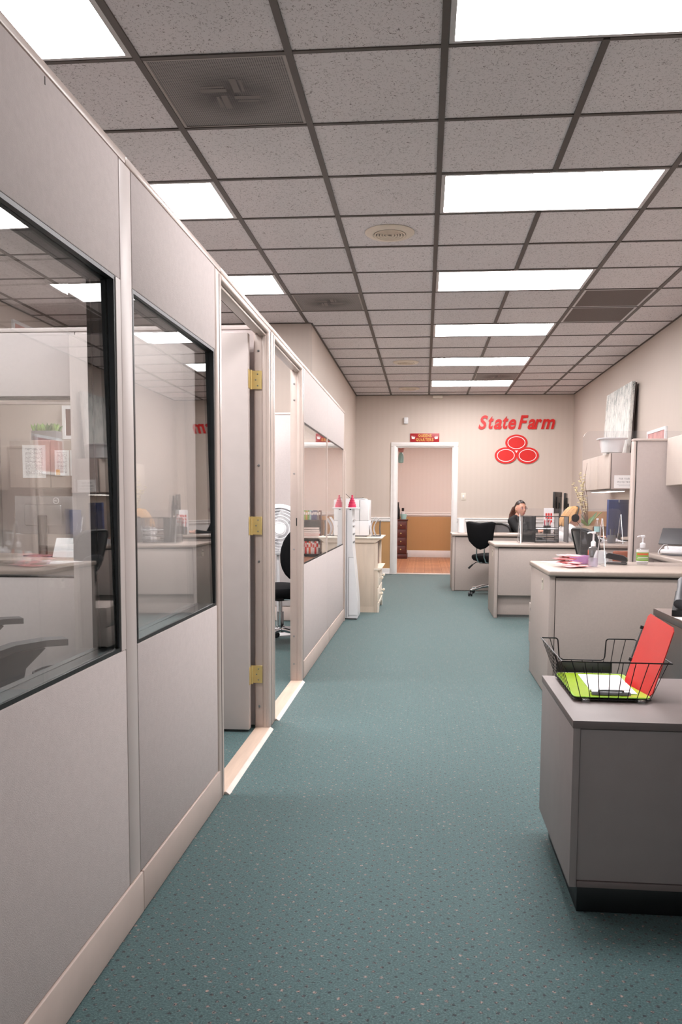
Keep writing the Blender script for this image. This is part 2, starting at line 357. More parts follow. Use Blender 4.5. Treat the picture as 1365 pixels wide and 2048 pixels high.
def glyph(ch, w, h, depth, italic=0.0, bold=0.0):
    """one letter as a solid, fitted to width w and height h, standing in the xz plane and facing -y, corner at the origin"""
    c = bpy.data.curves.new('glyph', 'FONT'); c.body = ch; c.extrude = .02; c.offset = bold; c.shear = italic; c.resolution_u = 4
    o = bpy.data.objects.new('glyph', c); S.collection.objects.link(o)
    me = bpy.data.meshes.new_from_object(o.evaluated_get(bpy.context.evaluated_depsgraph_get()))
    xs = [p.co.x for p in me.vertices]; ys = [p.co.y for p in me.vertices]
    kx, ky = w / (max(xs) - min(xs)), h / (max(ys) - min(ys)); vs = []
    for p in me.vertices: vs.append(((p.co.x - min(xs)) * kx, -depth * (p.co.z + .02) / .04, (p.co.y - min(ys)) * ky))
    fs = [list(q.vertices) for q in me.polygons]
    bpy.data.objects.remove(o); bpy.data.curves.remove(c); bpy.data.meshes.remove(me)
    return vs, fs
def write(mb, text, x, y, z, h, gap=.12, depth=.0006, m=0, bold=.0, wide=.62):
    """a line of small capitals printed on a surface that faces -y; starts at x, baseline z"""
    W = {'I': .22, 'E': .55, 'F': .52, 'T': .6, 'L': .5, 'S': .58, 'M': .85, 'W': .9, 'O': .78, 'Q': .8}
    for ch in text:
        if ch == ' ': x += h * .38; continue
        w_ = h * W.get(ch, wide); vs, fs = glyph(ch, w_, h, depth, 0, bold)
        mb.add([(x + p[0], y + p[1], z + p[2]) for p in vs], fs, m); x += w_ + h * gap
    return x

# ---------------------------------------------------------------- room shell
struct(MB().box(XL - .1, XR + .1, -2.3, YB + .06, -.1, 0).build('floor', 'teal_carpet'))
W = lambda n, b, m: struct(b.build(n, m))
W('wall_right', MB().box(XR, XR + .1, -2.3, YB, 0, 3.1), 'beige_wall')
W('wall_left', MB().box(XL - .1, XL, -2.3, 8.15, 0, 3.1), 'beige_wall')
W('wall_front', MB().box(XL, -1.5, -2.3, -2.2, 0, 3.1).box(1.9, XR, -2.3, -2.2, 0, 3.1).box(-1.5, 1.9, -2.3, -2.2, 0, .85).box(-1.5, 1.9, -2.3, -2.2, 2.35, 3.1), 'beige_wall')
fw = frame_of('window_5')                                                                    # unseen window added behind the camera, daylight fill for the foreground
for q in ((-1.5, -1.45, .85, 2.35), (1.85, 1.9, .85, 2.35), (.175, .225, .90, 2.30), (-1.45, 1.85, .85, .90), (-1.45, 1.85, 2.30, 2.35)): MB().box(q[0], q[1], -2.28, -2.22, q[2], q[3]).build('frame', 'white_trim', fw)
for q in ((-1.45, .175), (.225, 1.85)): MB().box(q[0], q[1], -2.254, -2.248, .90, 2.30).build('pane', 'window_glass', fw)
W('wall_office', MB().box(XL, -1.13, 8.05, 8.15, 0, 3.1), 'beige_wall')
W('wall_alcove', MB().box(-1.23, -1.13, 8.15, YB, 0, 3.1), 'stripe_wall')
b = MB().box(-1.23, -.452, YB, YB + .12, 0, 3.1).box(.462, XR, YB, YB + .12, 0, 3.1).box(-.452, .462, YB, YB + .12, 2.09, 3.1)
W('wall_back', b, 'stripe_wall')
W('trim_1', MB().box(-1.13, -.55, YB - .008, YB, .09, .87), 'tan_wainscot')               # tan wainscot left of the doorway
W('trim_2', MB().box(.54, XR, YB - .008, YB, .09, .87), 'white_trim')                      # white wainscot behind the desks
def rail(name, x0, x1, y, z=.865):
    b = MB().rbox(x0, x1, y - .020, y, z, z + .07, .003).rbox(x0, x1, y - .032, y, z + .05, z + .068, .006).rbox(x0, x1, y - .028, y, z + .012, z + .026, .005)
    W(name, b, 'white_trim')
rail('trim_3', -1.13, -.55, YB); rail('trim_4', .54, XR, YB)
W('baseboard_back', MB().rbox(-1.13, -.55, YB - .018, YB, 0, .095, .004).rbox(-1.13, -.55, YB - .024, YB, 0, .03, .004), 'white_trim')
W('baseboard_right', MB().rbox(XR - .015, XR, -2.2, YB - .03, 0, .09, .003), 'white_trim')
# doorway in the back wall
d = frame_of('door_3')
for nm, bx in (('casing', (-.548, -.452, YB - .022, YB, 0, 2.085)), ('casing', (.462, .54, YB - .022, YB, 0, 2.085)), ('head_casing', (-.548, .54, YB - .024, YB, 2.087, 2.155))):
    MB().rbox(*bx, .006).build(nm, 'white_trim', d)
for nm, bx in (('jamb', (-.452, -.436, YB, YB + .13, 0, 2.085)), ('jamb', (.446, .462, YB, YB + .13, 0, 2.085)), ('head_jamb', (-.436, .446, YB, YB + .13, 2.07, 2.085))):
    MB().box(*bx).build(nm, 'white_trim', d)
for nm, bx in (('casing', (-.512, -.470, YB - .030, YB - .0225, 0, 2.10)), ('casing', (.478, .515, YB - .030, YB - .0225, 0, 2.10)), ('head_casing', (-.512, .515, YB - .032, YB - .0245, 2.105, 2.138))):
    MB().rbox(*bx, .003).build(nm, 'white_trim', d)
MB().rbox(-.436, .446, YB - .01, YB + .12, 0, .012, .004).build('threshold', 'sill_edge', d)
# the room behind the doorway
PW0, PW1, PY1 = -1.25, 2.0, 17.75
W('wall_passage', MB().box(PW0, PW1, PY1, PY1 + .1, 0, 2.75), 'passage_wall')
W('wall_passage.001', MB().box(PW0 - .1, PW0, YB + .12, PY1 + .1, 0, 2.75), 'passage_wall')
W('wall_passage.002', MB().box(PW1, PW1 + .1, YB + .12, PY1 + .1, 0, 2.75), 'passage_wall')
W('ceiling_passage', MB().box(PW0, PW1, YB + .12, PY1, 2.70, 2.80), 'passage_wall')
W('trim_5', MB().box(PW0, PW1, PY1 - .008, PY1, .14, .88), 'tan_wainscot'); rail('trim_6', PW0, PW1, PY1, .90)
W('baseboard_passage', MB().rbox(PW0, PW1, PY1 - .02, PY1, 0, .15, .005), 'white_trim')
fl = frame_of('floor_passage')
MB().box(PW0, PW1, YB + .06, PY1, -.1, -.006).build('subfloor', 'seam_dark', fl)
TS = .3048; tile_me = MB().rbox(.001, TS - .001, .001, TS - .001, -.006, .0, .0008, seg=1).mesh('parquet_tile', 'parquet_wood')
for i in range(-3, 4):
    for j in range(14): part(tile_me, 'parquet_tile', fl, (i * TS + .02, YB + .125 + j * TS, 0))
b = MB().box(PW0, -3 * TS + .018, YB + .125, PY1, -.006, 0).box(4 * TS + .022, PW1, YB + .125, PY1, -.006, 0)
b.build('parquet_border', 'parquet_wood', fl)
t = thing('added_ceiling_lamp', 'unseen ceiling lamp added to light the room behind the doorway', 'lamp', (.5, 15.6, 2.70))  # out of view, added to brighten the back room
MB().rbox(-.32, .32, -.62, .62, -.05, 0, .006).build('frame', 'lamp_frame', t); MB().box(-.29, .29, -.59, .59, -.056, -.0505).build('diffuser', 'passage_glow', t)

# ---------------------------------------------------------------- ceiling: tiles, tees, lights, vents
TG, GX, GY = .6096, .056, 3.299
X_ = lambda c: GX + TG * c
Y_ = lambda r: GY + TG * r
ce = frame_of('ceiling')
MB().box(XL - .1, XR + .1, -2.3, YB + .1, 3.0, 3.1).build('slab', 'seam_dark', ce)
lights = {}
for r in (-1, 2, 5, 8, 11, 14): lights[(0, r)] = lights[(1, r)] = 1
for r in (-1, 2, 5): lights[(-4, r)] = lights[(-3, r)] = 1
vents = {(-2, 0): 1, (-2, 6): 1, (1, 13): 1, (2, 6): 2, (2, 7): 2}
def room_left(r): return -1.13 if Y_(r) > 7.9 else XL
rt = random.Random(3); tile_cache = {}
for r in range(-9, 17):
    for c in range(-7, 4):
        if (c, r) in lights or (c, r) in vents: continue
        x0, x1, y0, y1 = max(X_(c), room_left(r)), min(X_(c + 1), XR), max(Y_(r), -2.2), min(Y_(r + 1), YB)
        if x1 - x0 < .03 or y1 - y0 < .02: continue
        k = (round(x1 - x0, 3), round(y1 - y0, 3))
        if k not in tile_cache:
            a, e = k[0] / 2 - .003, k[1] / 2 - .003
            tile_cache[k] = MB().rbox(-a, a, -e, e, .003, .018, .0025, seg=1).mesh('ceiling_tile', 'fissured_ceiling_tile')
        o = part(tile_cache[k], 'ceiling_tile', ce, ((x0 + x1) / 2, (y0 + y1) / 2, CEIL + rt.uniform(0, .0015)))
        o.rotation_euler = (rt.uniform(-.0025, .0025), rt.uniform(-.0025, .0025), rt.choice((0, PI)) if abs(k[0] - k[1]) < .001 else 0)
TW = .0145
for c in range(-6, 4):
    segs = [(-2.2, YB)] if c >= -1 else [(-2.2, 8.05)]
    cuts = sorted((Y_(r), Y_(r + 1)) for (cc, r) in lights if cc == c and (c - 1, r) in lights)
    for a, e in segs:
        p0 = a
        for u, v in cuts + [(e, e)]:
            if u - p0 > .05: MB().box(X_(c) - TW, X_(c) + TW, p0, u, CEIL - .003, CEIL + .03).build('main_tee', 'tee_dark', ce)
            p0 = v
for r in range(-8, 17):
    x0 = room_left(r) if Y_(r) < 8.0 else -1.13
    xs = [x0] + [X_(c) for c in range(-6, 4) if x0 < X_(c) < XR] + [XR]
    b = MB()
    for u, v in zip(xs, xs[1:]):
        if v - u > .03: b.box(u + TW * .9, v - TW * .9, Y_(r) - TW * .68, Y_(r) + TW * .68, CEIL - .0015, CEIL + .025)
    b.build('cross_tee', 'tee_dark', ce)
for nm, bx in (('wall_angle', (XR - .018, XR, -2.2, YB, CEIL - .004, CEIL + .002)), ('wall_angle', (-1.13, XR, YB - .018, YB, CEIL - .004, CEIL + .002)),
               ('wall_angle', (-1.13, -1.112, 8.05, YB, CEIL - .004, CEIL + .002)), ('wall_angle', (XL, -1.13, 8.032, 8.05, CEIL - .004, CEIL + .002)), ('wall_angle', (XL, XL + .018, -2.2, 8.05, CEIL - .004, CEIL + .002))):
    MB().box(*bx).build(nm, 'tee_dark', ce)
L0 = None
names_r = {-1: 'nearest, largest in view', 2: 'second from the camera', 5: 'third from the camera', 8: 'fourth from the camera', 11: 'fifth from the camera', 14: 'farthest, close to the back wall'}
def ceiling_light(c, r, label):
    global L0
    x, y = (X_(c) + X_(c + 2)) / 2, (Y_(r) + Y_(r + 1)) / 2
    if L0 is None:
        L0 = thing('ceiling_light', label, 'ceiling light', (x, y, CEIL), 0, 'ceiling light panels'); a, e = TG - TW - .001, TG / 2 - TW - .001
        f = MB()
        for q in ((-a, -a + .022, -e, e), (a - .022, a, -e, e), (-a + .022, a - .022, -e, -e + .016), (-a + .022, a - .022, e - .016, e)): f.box(*q, -.001, .04)
        f.build('frame', 'lamp_frame', L0)
        MB().box(-a + .022, a - .022, -e + .016, e - .016, .004, .010).build('diffuser', 'lamp_glow', L0)
        MB().box(-a, a, -e, e, .042, .075).build('housing', 'lamp_frame', L0)
    else: dup(L0, (x, y, CEIL), 0, label)
for r in (-1, 2, 5, 8, 11, 14): ceiling_light(0, r, 'glowing ceiling panel over the desks and aisle, ' + names_r[r])
for r, s_ in ((-1, 'the nearest one, at the photo\'s top corner'), (2, 'the middle one'), (5, 'the farthest one, above the open door')):
    ceiling_light(-4, r, 'glowing ceiling panel above the office partition, ' + s_)
def vent(c, r, kind, label):
    x, y = (X_(c) + X_(c + 1)) / 2, (Y_(r) + Y_(r + 1)) / 2; e = TG / 2 - TW - .001
    t = thing('air_vent' if kind == 1 else 'return_grille', label, 'air vent', (x, y, CEIL))
    fw = .012 if kind == 1 else .02; f = MB()
    for q in ((-e, -e + fw, -e, e), (e - fw, e, -e, e), (-e + fw, e - fw, -e, -e + fw * .6), (-e + fw, e - fw, e - fw * .6, e)): f.box(*q, 0, .02)
    f.build('frame', 'vent_frame' if kind == 1 else 'lamp_frame', t)
    MB().box(-e + fw, e - fw, -e + fw * .6, e - fw * .6, .003, .006).build('mesh_face', 'vent_mesh' if kind == 1 else 'return_mesh', t)
    if kind == 1:                                    # the four straight blades of the diffuser, shining dirty through the mesh
        for k in range(4):
            m = MB(); m.T = Matrix.Rotation(k * PI / 2 + .02, 4, 'Z')
            m.box(.012, .125, .018, .046, .0022, .0030).box(.018, .115, .056, .068, .0022, .0030)
            m.build('deflector', 'dirty_metal', t)
    return t
vent(-2, 0, 1, 'large dirty perforated ceiling vent nearest the camera'); vent(-2, 6, 1, 'dirty perforated ceiling vent near the soffit corner, above the partition')
vent(1, 13, 1, 'dirty perforated ceiling vent beside the farthest light panels')
vent(2, 6, 2, 'dark brown return grille, the nearer of two touching'); vent(2, 7, 2, 'dark brown return grille, the farther of two touching')
def diffuser(x, y, label):
    t = thing('round_diffuser', label, 'air diffuser', (x, y, CEIL + .002), 0, 'round ceiling diffusers')
    MB().lathe([(.108, -.012), (.112, -.016), (.150, -.011), (.162, -.002), (.162, 0)], 48, caps=False).lathe([(.0, -.004), (.108, -.012)], 48, caps=False).build('rim', 'diffuser_cream', t)
    for k in range(5):
        q = .018 + k * .018; MB().lathe([(q, -.012), (q + .004, -.020), (q + .010, -.021), (q + .012, -.014)], 40, caps=False).build('ring', 'diffuser_cream', t)
    MB().lathe([(.0, -.0065), (.104, -.0125)], 40, caps=False).build('throat', 'seam_dark', t)
diffuser(-.247, 5.45, 'cream round ceiling diffuser nearest the camera'); diffuser(-.25, Y_(11.5), 'cream round ceiling diffuser, the middle of three in line'); diffuser(-.25, Y_(15.3), 'cream round ceiling diffuser closest to the back wall')
solo(MB().rbox(.115, .275, YB - .06, YB, CEIL - .062, CEIL - .014, .008), 'alarm_box', 'cream_plastic', 'small cream alarm box high on the back wall under the ceiling', 'alarm')
t = thing('motion_sensor', 'small white motion sensor on the back wall above the plaque', 'sensor', (-.31, YB, 2.45))
MB().rbox(-.036, .036, -.05, 0, 0, .105, .012).build('case', 'white_plastic', t); MB().rbox(-.026, .026, -.056, -.049, .03, .085, .003).build('lens', 'white_gloss', t)
t = thing('light_switch', 'ivory light switch plate right of the back doorway', 'switch', (.637, YB, 1.225))
MB().rbox(-.037, .037, -.006, 0, 0, .115, .002).build('plate', 'cream_plastic', t); MB().rbox(-.012, .012, -.012, -.006, .035, .08, .002).build('rocker', 'white_plastic', t)

# ---------------------------------------------------------------- office partition
XB = XP - .075; ZT = 2.035
pt = frame_of('wall_partition')
def panel(y0, y1, zw0, zw1, windowed=True):
    for nm, z0, z1 in ((('upper_panel', zw1, ZT - .022), ('lower_panel', .125, zw0)) if windowed else (('post', .125, ZT - .022),)):
        MB().rbox(XB, XP, y0 + .0018, y1 - .0018, z0, z1, .004).build(nm, 'panel_fabric' if windowed else 'panel_paint', pt)
Z0, Z1 = .768, 1.714
panel(-.40, .80, Z0, Z1, True); panel(.80, .885, 0, 0, False); panel(.885, 2.045, Z0, Z1); panel(2.045, 2.128, 0, 0, False); panel(2.128, 2.985, Z0, Z1)
panel(5.20, 6.48, .757, 1.672); panel(6.48, 7.80, .757, 1.672)
MB().box(XB + .01, XP - .008, -.4, 3.0, .0, .126).build('core', 'seam_dark', pt); MB().box(XB + .01, XP - .008, 5.2, 7.86, 0, .126).build('core', 'seam_dark', pt)
for y in (2.045, 2.128, 6.48): MB().box(XB + .008, XP - .008, y - .002, y + .002, .126, ZT - .024).build('core', 'seam_dark', pt)
for a, e in ((-.40, 2.138), (2.142, 3.005), (5.205, 6.60), (6.612, 7.86)):
    MB().rbox(XP - .008, XP + .004, a, e, .006, .122, .003).build('plinth', 'plinth_paint', pt)
for a, e in ((-.40, 2.09), (2.092, 3.068), (3.07, 4.09), (4.092, 5.16), (5.162, 6.48), (6.482, 7.86)):
    MB().rbox(XB - .001, XP + .0012, a, e, ZT - .021, ZT, .0035).build('top_cap', 'frame_paint', pt)
MB().rbox(XB, XP, 7.802, 7.86, .006, ZT - .022, .012, seg=3).build('post', 'frame_paint', pt)
MB().rbox(XP - .010, XP + .012, 7.875, 7.905, 0, 1.66, .006).build('end_post', 'frame_paint', pt)
MB().rbox(XP - .18, XP - .012, 7.878, 7.902, .0, .75, .004).build('return_panel', 'panel_fabric', pt)
MB().box(XP - .18, XP - .011, 7.887, 7.893, .755, 1.655).build('return_pane', 'window_glass', pt)
MB().box(XP - .001, XP + .0008, 1.645, 1.648, 1.990, 2.006).build('hanger_slot', 'taupe_joint', pt)
# windows: two panes with a black gap between
def window(n, y0, y1, z0, z1):
    w = frame_of('window_%d' % n); g = .010
    for i, q in enumerate(((y0, y0 + g, z0, z1), (y1 - g, y1, z0, z1), (y0 + g, y1 - g, z0, z0 + g), (y0 + g, y1 - g, z1 - g, z1))):
        MB().box(XB + .002, XP - .002, *q).build('gasket_frame', 'frame_paint' if n > 2 and i < 2 else 'gasket', w)
    ym, zm = (y0 + y1) / 2, (z0 + z1) / 2                            # the panes sit a little out of true in their rubber beads
    for x, dy, dz in ((XP - .0110, .008, .012), (XB + .020, .006, .010)) if n < 3 else ((XP - .006, 0, 0), (XB + .006, 0, 0)):
        vs = [(x + s_ - dy * (y - ym) - dz * (z - zm), y, z) for s_ in (-.002, .002) for y, z in ((y0 + g, z0 + g), (y1 - g, z0 + g), (y1 - g, z1 - g), (y0 + g, z1 - g))]
        MB().add(vs, [(0, 3, 2, 1), (4, 5, 6, 7), (0, 1, 5, 4), (1, 2, 6, 5), (2, 3, 7, 6), (3, 0, 4, 7)]).build('pane', 'window_glass', w)
window(1, .89, 2.012, Z0, Z1); window(2, 2.108 + .024, 2.975, Z0, Z1)
MB().box(XB, XP, 2.012, 2.0425, Z0 + .001, Z1 - .001).build('post', 'panel_paint', pt)
window(3, 5.215, 6.465, .757, 1.672); window(4, 6.495, 7.79, .757, 1.672)
for a, e in ((5.2018, 5.2145), (6.4655, 6.4782), (6.4818, 6.4945), (7.7905, 7.7985)): MB().box(XB, XP, a, e, .757, 1.672).build('mullion', 'frame_paint', pt)
# door frames
def door_frame(n, y0, y1, p0, p1):
    """posts p0..y0 and y1..p1, opening y0..y1"""
    f = frame_of('trim_%d' % n)
    for a, e, s_ in ((p0, y0, 1), (y1, p1, -1)):
        MB().rbox(XB, XP + .003, a + .001, e - .001, 0, ZT - .022, .010, seg=3).build('jamb_post', 'frame_paint', f)
        q = e if s_ > 0 else a                                    # stop bead along the reveal
        MB().rbox(XP - .030, XP - .012, q - .004, q + .006, 0, 1.985, .003).build('stop', 'frame_paint', f)
        if e - a > .05: MB().box(XP + .0025, XP + .0042, (a + e) / 2 - .0012, (a + e) / 2 + .0012, .01, 2.0).build('groove', 'seam_dark', f)
    MB().rbox(XB, XP + .003, y0 - .001, y1 + .001, 1.985, ZT - .022, .008, seg=3).build('head', 'frame_paint', f)
    MB().rbox(XP - .045, XP - .012, y0, y1, 1.972, 1.9845, .003).build('stop', 'frame_paint', f)
    MB().rbox(XB + .005, XP + .004, y0 + .002, y1 - .002, .0005, .012, .003).build('threshold', 'sill_wood', f)
    MB().prism([(XP + .004, .0005), (XP + .022, .0005), (XP + .006, .012), (XP + .004, .012)], 'y', y0 + .002, y1 + .010).build('threshold_edge', 'sill_edge', f)
    for z in (1.90, 1.80, 1.34, .86, .30, .12):
        MB().cyl((XP - .050, y1 + .0008, z), (XP - .050, y1 - .0028, z), .006, .005, 12).build('screw', 'steel', f)
    return f
f1 = door_frame(7, 3.075, 4.01, 2.988, 4.088); f2 = door_frame(8, 4.178, 5.115, 4.090, 5.198)
MB().box(XP - .036, XP - .012, 5.1135, 5.1155, 1.01, 1.06).build('strike_plate', 'black_plastic', f2)
# door leaf, swung open into the first office, with three brass hinges
dl = frame_of('door_1')
MB().rbox(-1.76, -.862, 3.945, 3.990, .014, 1.975, .002).build('leaf', 'panel_paint', dl)
for z in (1.758, 1.04, .286):
    h = MB().rbox(-.861, -.8595, 3.950, 3.985, z - .045, z + .045, .0005, seg=1).rbox(-.856, -.806, 4.004, 4.0085, z - .045, z + .045, .001, seg=1)
    h.build('hinge', 'brass', dl)
    MB().cyl((-.858, 3.996, z - .047), (-.858, 3.996, z + .047), .0065, n=12).build('hinge_pin', 'brass', dl)
    for q in (-.028, 0, .028): MB().cyl((-.826 - .010 * (q == 0), 4.0045, z + q), (-.826 - .010 * (q == 0), 4.0025, z + q), .0035, n=10).build('screw', 'steel', dl)
# divider between the two offices, with its own window
dv = frame_of('wall_divider'); DY0, DY1 = 4.05, 4.125
for nm, m, bx in (('lower_panel', 'panel_fabric', (-3.72, -1.778, DY0, DY1, .01, .757)), ('upper_panel', 'panel_fabric', (-3.72, -1.778, DY0, DY1, 1.69, 2.01)), ('post', 'panel_paint', (-1.775, -1.692, DY0, DY1, .01, 2.01)),
                  ('end_panel', 'panel_fabric', (-1.689, XB - .004, DY0, DY1, .01, 2.01)), ('top_cap', 'panel_paint', (-3.72, XB - .006, DY0 - .003, DY1 + .003, 2.012, 2.033))):
    MB().rbox(*bx, .004).build(nm, m, dv)
for q in ((-3.70, -3.69, .757, 1.69), (-1.79, -1.78, .757, 1.69), (-3.69, -1.79, .757, .767), (-3.69, -1.79, 1.68, 1.69)): MB().box(q[0], q[1], DY0 + .002, DY1 - .002, q[2], q[3]).build('gasket_frame', 'gasket', dv)
MB().box(-3.69, -1.79, DY0 + .03, DY0 + .036, .767, 1.68).build('pane', 'window_glass', dv)
# low fabric panel along the far end of the second office
fp = frame_of('wall_screen')
for k in range(3): MB().rbox(-3.70 + k * .93, -3.70 + k * .93 + .926, 7.80, 7.86, .15, 2.0, .004).build('fabric_panel', 'panel_fabric', fp)
MB().rbox(-3.70, -.96, 7.80, 7.86, .006, .145, .003).build('plinth', 'plinth_paint', fp); MB().rbox(-3.70, -.96, 7.797, 7.863, 2.002, 2.022, .004).build('top_cap', 'panel_paint', fp)

# ---------------------------------------------------------------- desks
def slot_plate(t, x, y, z):                      # small lock plate on a desk's end panel
    MB().rbox(x - .003, x + .001, y - .030, y + .030, z - .036, z + .036, .001).build('lock_plate', 'cream_plastic', t)
    MB().box(x - .0035, x - .0028, y - .014, y + .014, z + .008, z + .024).build('keyhole', 'seam_dark', t)
def desk(label, x0, x1, y0, y1, z, gap=None):
    """counter desk whose back panel faces the camera (-y); local origin at its near left foot"""
    t = thing('desk', label, 'desk', (x0, y0, 0)); L, D = x1 - x0, y1 - y0
    MB().rbox(-.012, L, -.026, D, z - .032, z, .010, seg=4).build('top', 'laminate_top', t)
    MB().rbox(0, .034, 0, D - .02, .004, z - .033, .003).build('end_panel', 'laminate', t)
    MB().rbox(L - .034, L, 0, D - .02, .004, z - .033, .003).build('end_panel', 'laminate', t)
    MB().box(.0345, .0375, .004, .05, .01, z - .0335).build('joint', 'seam_dark', t)
    MB().box(.038, L - .036, .006, .03, z - .044, z - .0335).build('joint', 'seam_dark', t)
    if gap is None: MB().rbox(.0378, L - .035, .004, .022, .012, z - .045, .002).build('front_panel', 'laminate', t)
    else:
        MB().rbox(.0378, L - .035, .004, .022, gap, z - .045, .002).build('front_panel', 'laminate', t)
        MB().rbox(.036, L - .035, .07, .09, .03, gap + .04, .002).build('modesty_panel', 'laminate', t)
    slot_plate(t, 0, .27, z - .105)
    return t
desk('counter desk nearest the aisle front, with pink packets and hand pumps on top', .746, 2.34, 4.86, 5.70, .767)
desk('middle counter desk with open kick space, black mesh tray on it', .722, 2.34, 8.30, 9.05, .757, .235)
desk('farthest counter desk behind the high-backed task chair', .385, 2.34, 10.85, 11.55, .765)
def worktop(label, x0, x1, y0, y1, z):
    t = thing('desk_return', label, 'desk', (x0, y0, 0)); L, D = x1 - x0, y1 - y0
    MB().rbox(0, L, 0, D, z - .04, z, .013, seg=4).build('top', 'laminate_top', t)
    MB().rbox(L - .03, L - .005, .02, D - .02, .004, z - .041, .002).build('back_panel', 'laminate', t)
    MB().rbox(.10, L - .032, D - .05, D - .02, .004, z - .041, .002).build('end_panel', 'laminate', t)
    MB().rbox(.06, L - .04, D - .50, D - .06, .05, z - .06, .004).build('pedestal', 'laminate', t)
    return t
worktop('side worktop along the right wall beside the tall fabric screen', 1.83, 2.345, 5.715, 6.90, .767)
worktop('side worktop under the overhead cabinet, blue-backed monitor on it', 1.80, 2.345, 9.06, 10.55, .757)
worktop('side worktop in the far right corner with two black monitors', 1.74, 2.345, 11.56, 13.2, .765)
t = thing('pedestal', 'narrow beige drawer pedestal peeking out left of the front desk', 'cabinet', (.884, 6.20, 0))
MB().rbox(0, .40, 0, .50, .05, .36, .004).build('body', 'laminate', t); MB().rbox(-.014, -.001, -.004, .504, .045, .20, .002).build('drawer', 'laminate', t); MB().rbox(-.014, -.001, -.004, .504, .206, .358, .002).build('drawer', 'laminate', t)
MB().cyl((-.014, .40, .315), (-.018, .40, .315), .012, n=12).build('lock', 'black_plastic', t)
for q in ((.04, .04), (.36, .04), (.04, .46), (.36, .46)): MB().cyl((q[0], q[1] - .012, .025), (q[0], q[1] + .012, .025), .025, n=14).build('caster', 'black_plastic', t)

# near cabinet in the right foreground
t = thing('storage_cabinet', 'low taupe cabinet in the right foreground with wire tray on top', 'cabinet', (.419, 2.240, 0)); L, D, Z = .480, .590, .562
MB().rbox(-.002, L, -.004, D, Z - .022, Z, .0015).build('top', 'taupe_top', t)
MB().rbox(0, .020, 0, D, .086, Z - .0225, .0015).build('side_panel', 'taupe_side', t); MB().rbox(L - .02, L, 0, D, .086, Z - .0225, .0015).build('side_panel', 'taupe_side', t)
MB().rbox(.021, L - .021, .004, .020, .106, Z - .026, .001).build('back_panel', 'taupe_side', t)
MB().rbox(.021, L - .021, 0, D, .086, .104, .0015).build('bottom', 'taupe_top', t)
MB().box(.022, L - .022, .006, .018, Z - .0255, Z - .0228).build('joint', 'seam_dark', t); MB().box(.0203, .0209, .003, .02, .105, Z - .024).build('joint', 'seam_dark', t)
for z0, z1 in ((.108, .31), (.314, Z - .026)): MB().rbox(.022, L - .022, D - .018, D - .001, z0, z1, .002).build('drawer', 'taupe_side', t)
MB().rbox(.028, L - .02, .030, D - .04, .001, .0858, .002).build('base_frame', 'black_plastic', t)
# dark desk at the right edge
t = thing('dark_desk', 'glossy dark brown desk at the right edge behind the low cabinet', 'desk', (.925, 2.0, 0))
MB().rbox(0, .9, 0, 1.335, .715, .740, .002).build('top', 'brown_gloss', t); MB().rbox(.002, .898, .002, 1.333, .7402, .742, .0008, seg=1).build('veneer', 'brown_top', t); MB().rbox(.002, .025, .01, 1.32, .004, .7145, .002).build('side_panel', 'brown_gloss', t)
MB().rbox(.875, .898, .01, 1.32, .004, .7145, .002).build('side_panel', 'brown_gloss', t); MB().rbox(.026, .874, 1.30, 1.318, .004, .7145, .002).build('back_panel', 'brown_gloss', t)
t = thing('desk_phone', 'black desk phone on the dark desk at the right edge', 'telephone', (1.045, 3.16, .743), -.35)
b = MB().prism([(-.10, 0), (.10, 0), (.10, .075), (-.10, .022)], 'x', -.09, .09); b.build('base', 'black_plastic', t)
MB().tube([(-.065, -.095, .046), (-.067, -.06, .064), (-.067, 0, .092), (-.067, .06, .112), (-.065, .095, .112)], [.021, .017, .014, .017, .021], 10).build('handset', 'dark_gray', t)
MB().add([(.0, .03, .0585), (.075, .03, .0585), (.075, .085, .073), (.0, .085, .073)], [(0, 1, 2, 3)]).build('display', 'screen_black', t)
for i in range(3):
    for j in range(4): MB().rbox(.006 + i * .024, .022 + i * .024, -.082 + j * .024, -.066 + j * .024, .0275 + j * .0064, .034 + j * .0064, .001, seg=1).build('key', 'mid_gray', t)
def sheet(label, x, y, z, rz, w=.216, h=.279, mat='paper_white', name='paper_sheet', group=None):
    return solo(MB().box(-w / 2, w / 2, -h / 2, h / 2, 0, .0012), name, mat, label, 'paper', (x, y, z), rz, group)
sheet('white paper sheet on the dark desk beside the black phone', 1.045, 2.93, .7425, .1)

# ---------------------------------------------------------------- wire tray and clipboards on the near cabinet
t = thing('wire_tray', 'black wire letter tray on the low foreground cabinet', 'letter tray', (0, 0, 0)); tz0, tz1 = .571, .690
bx0, bx1, by0, by1 = .458, .688, 2.452, 2.815; rx0, rx1, ry0, ry1 = .415, .733, 2.425, 2.858; R3, R2 = .0022, .00135
def rrect(x0, x1, y0, y1, z, r=.015):
    p = []
    for cx, cy, a in ((x1 - r, y1 - r, 0), (x0 + r, y1 - r, 90), (x0 + r, y0 + r, 180), (x1 - r, y0 + r, 270)):
        for k in range(4): q = math.radians(a + 30 * k); p.append((cx + r * math.cos(q), cy + r * math.sin(q), z))
    return p
MB().tube(rrect(bx0, bx1, by0, by1, tz0), R2, 6, True).build('base_ring', 'black_wire', t)
zd = .616                                                        # the back rim dips for the hand
xa, xb = .485, .625
back = [(rx0, ry0, tz1), (rx0, ry1 - .004, tz1), (rx0 + .004, ry1, tz1), (xa - .022, ry1, tz1)] + [(xa - .022 + .010 * math.sin(k * PI / 8), ry1, tz1 - .010 + .010 * math.cos(k * PI / 8)) for k in range(1, 5)]
